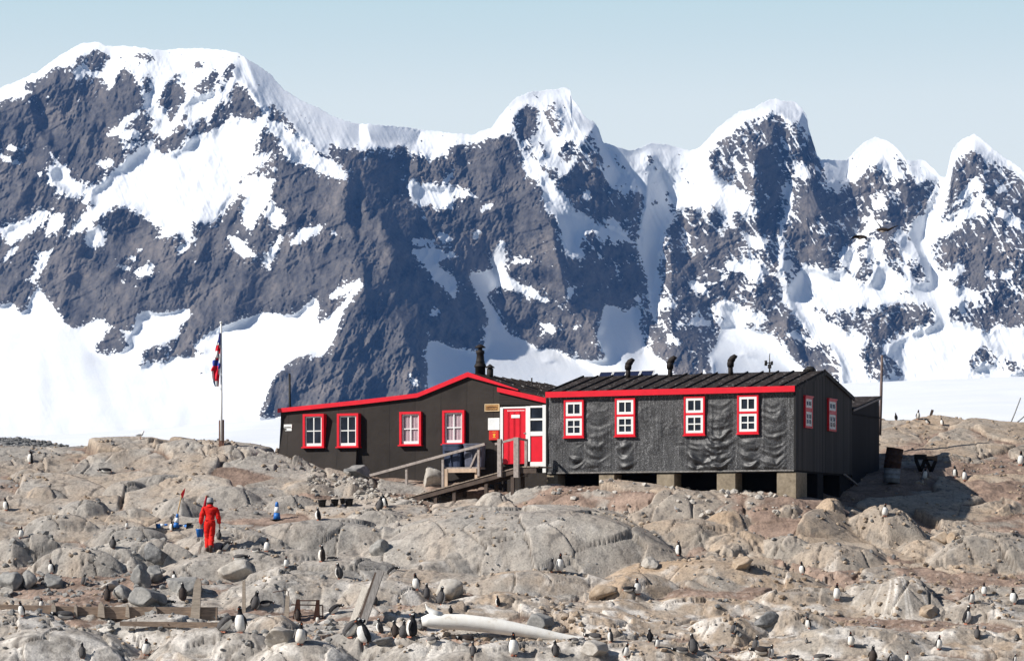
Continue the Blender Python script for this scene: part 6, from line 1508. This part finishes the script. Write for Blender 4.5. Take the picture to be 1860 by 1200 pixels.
# facing: 0 towards the camera, 90 to the right, 180 away, 270 to the left
PG = [
 (12, 926, 23, 'stand', 'black', 325, 'white-fronted penguin by the left frame edge above the boulders'), (37, 977, 21, 'stand', 'black', 40, 'penguin half hidden behind a boulder near the left edge'),
 (95, 1041, 25, 'stand', 'black', 320, 'penguin standing on the low dark-sided boulder at far left'), (195, 1091, 31, 'hunch', 'brown', 170, 'brown-backed penguin left of the rounded boulder above the long timber'),
 (230, 958, 13, 'hunch', 'black', 20, 'small white-chested penguin sitting on a slab far left of the marker pole'), (205, 996, 24, 'stand', 'grey', 150, 'greyish penguin standing in a gully between left slabs'),
 (41, 1119, 27, 'stand', 'black', 330, 'penguin in front of the left part of the long timber'), (75, 1104, 19, 'hunch', 'grey', 350, 'penguin standing behind the left part of the long timber'),
 (115, 1125, 40, 'lie', 'grey', 285, 'penguin lying in front of the long timber'), (258, 1100, 15, 'stand', 'black', 310, 'penguin peering out left of the wide blocky boulder'),
 (304, 1099, 26, 'lie', 'grey', 100, 'dark chick lying behind the long timber left of its tall post'), (332, 1090, 33, 'upright', 'brown', 185, 'brown penguin with flippers out left of the tall beam post'),
 (403, 1146, 50, 'bend', 'grey', 78, 'grey-backed penguin bowing to its partner right of the long timber'), (438, 1148, 48, 'stand', 'black', 322, 'tall white-chested penguin facing the bowing grey one'),
 (461, 1107, 35, 'stand', 'grey', 140, 'grey-backed penguin right of the slim wooden post'), (484, 1100, 26, 'lie', 'black', 80, 'penguin lying behind the grey one near the slim post'),
 (544, 1170, 40, 'stand', 'chick', 12, 'plump cream-fronted chick right of the pinkish pale block'), (604, 1114, 30, 'bend', 'black', 85, 'penguin bending its head low right of the rusty frame'),
 (577, 1130, 14, 'stand', 'chick', 350, 'tiny pale chick at the right leg of the rusty frame'), (541, 1127, 27, 'hunch', 'brown', 200, 'dark brown penguin at the left leg of the rusty frame'),
 (618, 1051, 30, 'stand', 'grey', 240, 'penguin on open ground above the leaning planks'), (634, 1156, 50, 'bend', 'grey', 84, 'striped grey penguin leaning into its partner below the leaning planks'),
 (667, 1168, 50, 'hunch', 'black', 285, 'tall penguin bowing over its partner below the leaning planks'), (692, 1149, 28, 'stand', 'grey', 235, 'small penguin standing alone right of the bowing pair'),
 (719, 1157, 32, 'hunch', 'brown', 195, 'brown penguin at the left of the huddle before the whale bone'), (731, 1158, 33, 'stand', 'grey', 160, 'round grey-backed penguin in the middle of the huddle'),
 (748, 1158, 44, 'upright', 'black', 255, 'tallest penguin of the huddle left of the whale bone'), (770, 1143, 32, 'stand', 'grey', 150, 'grey penguin at the thick end of the whale bone'),
 (757, 1070, 30, 'stand', 'black', 338, 'white-fronted penguin left of a grey-backed neighbour above the whale bone'), (775, 1087, 29, 'stand', 'grey', 180, 'grey-backed penguin seen from behind left of the pale boulder'),
 (799, 1097, 34, 'stand', 'grey', 130, 'grey penguin looking right in front of the pale boulder'), (819, 1114, 16, 'stand', 'black', 190, 'small dark penguin peeking over the whale bone'),
 (709, 1044, 26, 'bend', 'black', 70, 'penguin stooping at the tip of the leaning planks'), (841, 1141, 28, 'lie', 'grey', 95, 'dark penguin lying against the front of the whale bone'),
 (846, 1168, 40, 'lie', 'brown', 285, 'brown-backed penguin lying on dirt below the whale bone'), (786, 1167, 26, 'lie', 'chick', 80, 'grey downy chick lying right of the huddle'),
 (933, 1189, 41, 'upright', 'black', 15, 'white-fronted penguin alone below the middle of the whale bone'), (1110, 1165, 26, 'stand', 'grey', 255, 'dark penguin standing at the thin end of the whale bone'),
 (1078, 1162, 34, 'lie', 'grey', 270, 'dark penguin lying along the thin end of the whale bone'), (1042, 1166, 20, 'lie', 'chick', 300, 'small chick lying before the tapering whale bone'),
 (1158, 1078, 29, 'upright', 'black', 30, 'white-fronted penguin standing over a lying one on a tan ledge'), (1143, 1075, 26, 'lie', 'black', 90, 'dark penguin lying on a tan ledge at the feet of another'),
 (1016, 1039, 33, 'stand', 'black', 350, 'white-fronted penguin of a pair high on the central slab'), (1000, 1038, 26, 'hunch', 'grey', 120, 'dark-backed penguin of a pair high on the central slab'),
 (1181, 1165, 25, 'stand', 'black', 215, 'dark penguin with its back turned below the ochre ledge'), (1193, 1175, 22, 'stand', 'black', 45, 'penguin with raised flippers below the ochre ledge'),
 (1261, 1188, 38, 'hunch', 'grey', 190, 'large round-backed penguin at the bottom right of centre'), (1236, 1186, 30, 'lie', 'grey', 265, 'grey chick lying left of the large round-backed penguin'),
 (1279, 1182, 22, 'lie', 'black', 110, 'white-flanked penguin lying right of the large round-backed one'), (1308, 1184, 22, 'bend', 'grey', 60, 'grey penguin stooping in a boulder shadow'),
 (1370, 1181, 28, 'stand', 'grey', 100, 'grey penguin in profile behind a lying brown one at bottom right'), (1379, 1190, 34, 'lie', 'brown', 270, 'brown penguin lying with white flank at bottom right'),
 (1399, 1195, 26, 'stand', 'grey', 70, 'grey penguin standing right of the lying brown one'), (1438, 1199, 28, 'lie', 'grey', 110, 'grey chick lying at the very bottom edge right of centre'),
 (1520, 1088, 30, 'upright', 'black', 5, 'white-fronted penguin left of the guano-streaked dome'), (1546, 1173, 26, 'stand', 'chick', 20, 'pale grey chick below the guano-streaked dome'),
 (1585, 1203, 32, 'stand', 'brown', 150, 'dark-backed penguin cut by the bottom edge below the streaked dome'), (1492, 1199, 32, 'lie', 'grey', 80, 'grey-backed penguin lying at the bottom edge left of the pale chick'),
 (1648, 1204, 22, 'stand', 'chick', 10, 'cream chick at the bottom edge right of the streaked dome'), (1614, 1203, 18, 'hunch', 'black', 60, 'dark penguin hunched between a cream chick and a dark-backed one'),
 (1753, 1133, 34, 'stand', 'black', 65, 'penguin in profile right of the guano-streaked dome'), (1764, 1095, 26, 'hunch', 'grey', 30, 'greyish penguin at left of the trio above the right slab'),
 (1788, 1080, 22, 'stand', 'black', 350, 'white-chested penguin in the middle of the trio above the right slab'), (1842, 1096, 29, 'stand', 'black', 330, 'white-fronted penguin at right of the trio near the right edge'),
 (1842, 1203, 17, 'stand', 'black', 40, 'penguin head at the bottom right corner'), (1465, 1168, 11, 'stand', 'chick', 180, 'tiny dark chick in a crack left of the pale grey chick'),
 (1628, 761, 14, 'stand', 'black', 210, 'black penguin leftmost on the right skyline'), (1667, 761, 17, 'stand', 'grey', 30, 'grey penguin left of the stake on the right skyline'),
 (1686, 770, 15, 'bend', 'black', 280, 'stooping penguin below the stake on the right skyline'), (1712, 772, 14, 'hunch', 'black', 300, 'dark penguin right of the stake on the right skyline'),
 (1679, 870, 21, 'upright', 'black', 5, 'penguin in the shed shadow below the trestle'), (1736, 866, 21, 'stand', 'black', 300, 'left of two penguins at the edge of the shed shadow'),
 (1752, 873, 22, 'upright', 'black', 10, 'right of two penguins at the edge of the shed shadow'), (1854, 844, 25, 'stand', 'black', 330, 'penguin at the right frame edge on the brown slope'),
 (1607, 937, 23, 'upright', 'black', 8, 'penguin atop the tan dome before the shed shadow'), (1458, 1042, 23, 'stand', 'black', 318, 'lone penguin on brown dirt right of centre'),
 (1233, 1008, 27, 'stand', 'black', 285, 'lone penguin beside the great dome slab shadow'), (688, 927, 28, 'hunch', 'grey', 150, 'dark-backed penguin at the foot of the ramp'),
 (701, 920, 24, 'hunch', 'black', 300, 'white-fronted penguin leaning over its mate at the foot of the ramp'), (579, 944, 24, 'stand', 'black', 250, 'dark penguin below the leftmost black bucket'),
 (585, 1019, 31, 'stand', 'brown', 265, 'brown penguin on open rock below the pale left slab'), (603, 1018, 20, 'lie', 'black', 90, 'pale chick lying right of the brown penguin below the left slab'),
 (484, 1001, 24, 'upright', 'black', 345, 'white-fronted penguin on the slab below the upright cone'), (397, 980, 20, 'stand', 'grey', 160, 'small penguin right behind the person in red'),
 (407, 999, 27, 'bend', 'black', 75, 'penguin bending forward at the heels of the person in red'), (312, 964, 19, 'stand', 'black', 300, 'penguin just left of the marker pole cone'),
 (55, 841, 24, 'stand', 'black', 300, 'white penguin high on the far left slab below the rubble'), (191, 859, 24, 'lie', 'black', 280, 'penguin lying on top of a left slab'),
 (437, 1018, 30, 'lie', 'grey', 80, 'dark penguin lying on the broad pale boulder'), (466, 1003, 22, 'lie', 'grey', 60, 'penguin lying on rock left of the upright white-fronted one')]
PG += [(150, 1196, 30, 'hunch', 'grey', 200, 'grey-backed penguin at the bottom left edge below the stone pile'), (265, 1188, 30, 'stand', 'black', 20, 'white-fronted penguin on pale slabs below the low sunken plank'),
 (318, 1058, 22, 'stand', 'black', 300, 'penguin on open dirt above the cluster of grey boulders'), (150, 1062, 22, 'hunch', 'grey', 120, 'grey penguin between the left boulders and the cluster above the timber'),
 (1010, 1192, 30, 'hunch', 'grey', 210, 'grey-backed penguin left of the squat boulder below the bone tip'), (1135, 1192, 26, 'stand', 'black', 30, 'white-fronted penguin right of the squat boulder below the bone tip'),
 (1470, 1140, 22, 'stand', 'black', 300, 'penguin above the tiny dark chick in a crack'), (1705, 1178, 26, 'stand', 'black', 20, 'white-fronted penguin low on the slope right of the cream chick'),
 (1775, 1160, 26, 'hunch', 'grey', 170, 'grey-backed penguin on the slope below the penguin in profile'), (1330, 1150, 22, 'hunch', 'grey', 100, 'grey penguin in front of the long ochre ledge'),
 (680, 1098, 24, 'stand', 'grey', 150, 'grey penguin right of the leaning planks'), (905, 1100, 20, 'hunch', 'black', 250, 'small dark penguin on tan slabs above the whale bone'),
 (520, 1030, 20, 'stand', 'black', 20, 'small white-fronted penguin left of the brown one below the left slab'), (860, 1192, 28, 'hunch', 'grey', 190, 'grey-backed penguin at the bottom edge below the lying brown one')]
for p in PG: penguin(*p)
# ------------------------------------------------------------------ other birds
def gull(px, py, h, face, lab):
    g = gnd(px, py); k = g.y/F*h; e = empty('gull', g, math.radians(face)); tag(e, lab, 'bird')
    w = simple('gull_white', (.8, .8, .79), .7, .06); gr = simple('gull_grey', (.34, .36, .38), .7, .15)
    b = MB().tube([(0, .55*k, .42*k), (0, .35*k, .45*k), (0, .0, .5*k), (0, -.22*k, .62*k), (0, -.3*k, .8*k), (0, -.34*k, .92*k), (0, -.36*k, 1.0*k)], [.01*k, .1*k, .19*k, .15*k, .085*k, .09*k, .03*k], 12).build('body', w, e)
    for s in (-1, 1): MB().tube([(s*.16*k, -.1*k, .58*k), (s*.17*k, .2*k, .55*k), (s*.06*k, .62*k, .46*k)], [.06*k, .09*k, .01*k], 8).build('wing', gr, e)
    for s in (-1, 1): MB().tube([(s*.06*k, 0, .36*k), (s*.06*k, 0, -.02*k)], .018*k, 5).build('leg', M_BEAK, e)
    MB().tube([(0, -.40*k, .92*k), (0, -.55*k, .89*k)], [.035*k, .008*k], 6).build('beak', M_BEAK, e)
gull(255, 798, 16, 80, 'white gull perched on the skyline boulder left of the flagpole')
gull(1229, 930, 11, 300, 'small white bird on the tan slope below the felt hut')
def skua(px, py, tipL, tipR, lab, up):
    Y = 120.0; c = P(px, py, Y); e = empty('skua', c); tag(e, lab, 'bird', 'dark birds in flight'); m = simple('skua_brown', (.022, .016, .014), .8, .3); k = Y/F
    MB().tube([(-.26, .10, -.02), (-.12, .03, .0), (.05, -.02, .0), (.2, -.10, -.02), (.28, -.15, -.03)], [.012, .07, .085, .055, .01], 10).build('body', m, e)
    MB().tube([(-.10, .0, -.055), (.0, -.02, -.08), (.12, -.06, -.055)], [.02, .05, .02], 8).build('belly', simple('skua_pale', (.45, .38, .33), .8), e)
    for s, tip in ((-1, tipL), (1, tipR)):
        T = P(tip[0], tip[1], Y - .25) - c; mid = P(tip[2], tip[3], Y - .1) - c
        b = MB(); bm = b.bm; pts = [Vector((s*.03, 0, .02)), mid*.5 + Vector((0, 0, .03)), mid, (mid+T)*.5 + Vector((0, 0, .012)), T]; ws = (.17, .19, .16, .10, .015)
        up_ = []; lo_ = []
        for p, w in zip(pts, ws):
            d = Vector((.25, .8, -.45)).normalized()*w
            up_.append((bm.verts.new(p - d*.4), bm.verts.new(p + d*.6), bm.verts.new(p - d*.4 + Vector((0, 0, -.018))), bm.verts.new(p + d*.6 + Vector((0, 0, -.008)))))
        for a, q in zip(up_, up_[1:]):
            bm.faces.new([a[0], a[1], q[1], q[0]]); bm.faces.new([a[2], q[2], q[3], a[3]]); bm.faces.new([a[0], q[0], q[2], a[2]]); bm.faces.new([a[1], a[3], q[3], q[1]])
        bm.faces.new([up_[-1][i] for i in (0, 1, 3, 2)]); bm.faces.new([up_[0][i] for i in (0, 2, 3, 1)]); bmesh.ops.recalc_face_normals(bm, faces=bm.faces)
        b.build('wing', m, e)
skua(1603, 417, (1587, 394, 1595, 406), (1632, 409, 1612, 418), 'dark skua with wings raised, higher of the two birds before the right peaks', True)
skua(1562, 430, (1543.5, 436, 1551, 430), (1579, 441, 1572, 431), 'dark skua with wings arched down, lower of the two birds before the right peaks', False)
# ================================================================== person in the red boiler suit
def skin_mesh(name, J, E, root, sub=2):
    me = bpy.data.meshes.new(name); names = list(J); me.from_pydata([J[n][0] for n in names], [(names.index(a), names.index(b)) for a, b in E], [])
    o = bpy.data.objects.new('tmp_skin', me); COL.objects.link(o)
    m = o.modifiers.new('s', 'SKIN'); m.use_smooth_shade = True; m.branch_smoothing = .4
    s = o.modifiers.new('d', 'SUBSURF'); s.levels = sub; s.render_levels = sub
    sv = me.skin_vertices[0].data
    for i, n in enumerate(names):
        r = J[n][1]; sv[i].radius = r if isinstance(r, tuple) else (r, r); sv[i].use_root = (n == root)
    bpy.context.view_layer.update(); d = bpy.context.evaluated_depsgraph_get()
    out = bpy.data.meshes.new_from_object(o.evaluated_get(d)); out.name = name
    bpy.data.objects.remove(o); return out
def person():
    g = gnd(381, 1004); k = g.y/F; s = 98*k/1.76
    e = empty('person', g); e.scale = (s, s, s); e.rotation_euler = (0, 0, math.radians(6)); tag(e, 'person in a red boiler suit and grey hat walking away across the rocks', 'person')
    # joints: x right, y away from the camera, z up (walking away, weight on the left leg)
    B = dict(pel=((.0, .02, .95), (.14, .11)), sp1=((.005, .03, 1.1), (.135, .10)), sp2=((.01, .04, 1.28), (.165, .115)), ch=((.012, .03, 1.42), (.14, .10)), nk=((.012, .03, 1.52), .06), hd0=((.012, .045, 1.60), .085), hd1=((.012, .055, 1.70), .085), hd2=((.012, .05, 1.76), .05),
             hL=((-.085, .02, .90), (.10, .11)), kL=((-.075, .08, .50), .062), aL=((-.07, .0, .10), .045), tL=((-.075, .17, .035), .04),
             hR=((.085, .02, .90), (.10, .11)), kR=((.06, .02, .50), .062), aR=((.03, -.20, .14), .045), tR=((.03, -.10, .03), .04),
             sL=((-.19, .03, 1.42), .07), eL=((-.27, .02, 1.13), .047), wL=((-.30, .10, .90), .032), pL=((-.305, .12, .83), .034),
             sR=((.21, .03, 1.41), .07), eR=((.28, -.03, 1.14), .047), wR=((.315, .06, .92), .032), pR=((.32, .08, .85), .034))
    E = [('pel', 'sp1'), ('sp1', 'sp2'), ('sp2', 'ch'), ('ch', 'nk'), ('nk', 'hd0'), ('hd0', 'hd1'), ('hd1', 'hd2')]
    for q in 'LR': E += [('pel', 'h'+q), ('h'+q, 'k'+q), ('k'+q, 'a'+q), ('a'+q, 't'+q), ('ch', 's'+q), ('s'+q, 'e'+q), ('e'+q, 'w'+q), ('w'+q, 'p'+q)]
    for q, sx in (('L', -1), ('R', 1)):
        p = Vector(B['p'+q][0])
        for i, (dx, dy, ln) in enumerate(((-.022, .01, .075), (-.008, .012, .088), (.008, .012, .082), (.022, .006, .066))):
            B['f%d%s' % (i, q)] = ((p.x + dy, p.y + dx, p.z - ln*.55), .010); B['g%d%s' % (i, q)] = ((p.x + dy - sx*.02, p.y + dx, p.z - ln), .009); E += [('p'+q, 'f%d%s' % (i, q)), ('f%d%s' % (i, q), 'g%d%s' % (i, q))]
        B['th0'+q] = ((p.x - sx*.01, p.y + .04, p.z + .0), .011); B['th1'+q] = ((p.x - sx*.02, p.y + .05, p.z - .045), .009); E += [('p'+q, 'th0'+q), ('th0'+q, 'th1'+q)]
    skin = simple('skin', (.52, .30, .22), .6, .1)
    me = skin_mesh('body', B, E, 'pel'); link('body', me, skin, e)
    # boiler suit: looser, with baggy knees and wrinkles
    U = {n: (B[n][0], tuple(v + .035 for v in (B[n][1] if isinstance(B[n][1], tuple) else (B[n][1],)*2))) for n in ('pel', 'sp1', 'sp2', 'ch', 'sL', 'sR', 'eL', 'eR', 'hL', 'hR', 'kL', 'kR')}
    U['wL'] = ((-.298, .095, .915), .05); U['wR'] = ((.312, .055, .935), .05); U['aL'] = ((-.07, .01, .12), .078); U['aR'] = ((.032, -.18, .17), .078); U['cl'] = ((.012, .03, 1.52), .085)
    for q in 'LR':
        h, kk = Vector(B['h'+q][0]), Vector(B['k'+q][0]); U['th'+q] = (tuple((h + kk)/2), (.115, .115)); a = Vector(U['a'+q][0]); U['ca'+q] = (tuple((a + kk)/2 + Vector((0, -.015, 0))), .092)
        U['k'+q] = (B['k'+q][0], .092)
        sh, el = Vector(B['s'+q][0]), Vector(B['e'+q][0]); U['ua'+q] = (tuple((sh + el)/2), .082); U['fa'+q] = (tuple((el + Vector(B['w'+q][0]))/2), .068)
    EU = [('pel', 'sp1'), ('sp1', 'sp2'), ('sp2', 'ch'), ('ch', 'cl')]
    for q in 'LR': EU += [('pel', 'h'+q), ('h'+q, 'th'+q), ('th'+q, 'k'+q), ('k'+q, 'ca'+q), ('ca'+q, 'a'+q), ('ch', 's'+q), ('s'+q, 'ua'+q), ('ua'+q, 'e'+q), ('e'+q, 'fa'+q), ('fa'+q, 'w'+q)]
    su = skin_mesh('boiler_suit', U, EU, 'pel', 3)
    co = np.array([v.co[:] for v in su.vertices]); no = np.array([v.normal[:] for v in su.vertices])
    w = .018*ridged(co[:, 0]*5 + co[:, 1]*3, co[:, 2]*17 + co[:, 0]*6, 301, 3) + .012*fbm(co[:, 0]*7, co[:, 2]*9, 303, 3)
    w = w - .016*np.exp(-((co[:, 2] - 1.06)/.02)**2)*(np.abs(co[:, 0]) < .2)
    co = co + no*w[:, None]; su.vertices.foreach_set('co', co.astype(np.float32).ravel())
    t = NT('red_boiler_suit'); tc = t.n('ShaderNodeTexCoord'); n = t.noise(6, 5, tc.outputs['Object'], .65); t.bsdf(t.ramp(n.outputs[0], [(.3, (.55, .010, .008)), (.7, (.78, .022, .012))]), .75, .2, n.outputs[0], .4, .03)
    link('boiler_suit', su, t.m, e)
    boot = simple('brown_boot', (.06, .03, .02), .6, .3)
    for q in 'LR':
        a = Vector(B['a'+q][0]); tt = Vector(B['t'+q][0]); d = (tt - a); m = MB()
        m.tube([a + Vector((0, 0, .10)), a + Vector((0, 0, .0)), a + d*.35 + Vector((0, 0, -.02)), tt + Vector((0, .03, 0)), tt + Vector((0, .08, .0))], [.068, .066, .062, .052, .025], 12); m.build('boot', boot, e)
    MB().lathe([(1.625, .112), (1.63, .122), (1.65, .118), (1.70, .113), (1.76, .092), (1.795, .05), (1.805, .005)], (.012, .052, 0), 20).build('hat', simple('grey_knit_hat', (.30, .31, .32), .9, .25, 30, .5), e)
    MB().lathe([(1.53, .075), (1.55, .096), (1.60, .104), (1.635, .107)], (.012, .04, 0), 16).build('hair', simple('dark_hair', (.03, .02, .015), .8, .3, 20), e)
    MB().lathe([(1.475, .13), (1.50, .12), (1.55, .095), (1.575, .088), (1.575, .078)], (.012, .032, 0), 18).build('collar', t.m, e)
    MB().box(-.16, .185, -.115, -.085, 1.035, 1.065, .008).build('waist_seam', t.m, e)
    # what the person carries
    def wp(v): return e.matrix_basis @ Vector(v)
    bpy.context.view_layer.update()
    b = empty('bucket', wp((-.315, .16, .50)), .3); b.scale = (s,)*3; tag(b, 'blue bucket carried in the left hand of the person in red', 'bucket')
    MB().lathe([(0, .10), (.24, .135), (.25, .145), (.27, .145), (.27, .13), (.02, .09), (.02, .01)], (0, 0, 0), 20).build('tub', CB, b)
    MB().tube([(-.14, 0, .25), (-.10, 0, .31), (0, 0, .345), (.10, 0, .31), (.14, 0, .25)], .007, 6).build('handle', M_BLACK, b)
    f = empty('furled_flag', wp((-.17, .05, 1.40)), 0); f.scale = (s,)*3; tag(f, 'furled red flag on a short stick rising beside the hat of the person in red', 'flag')
    MB().tube([(-.10, .06, -.45), (.06, .02, .42)], .012, 6).build('stick', simple('bamboo_dark', (.25, .15, .08), .7), f)
    MB().tube([(-.005, .03, .0), (.0, .015, .10), (.03, .01, .25), (.055, .02, .38), (.062, .02, .44)], [.03, .05, .04, .03, .008], 9).build('cloth', simple('dark_red_cloth', (.33, .008, .02), .8, .3, 12, .4), f)
person()
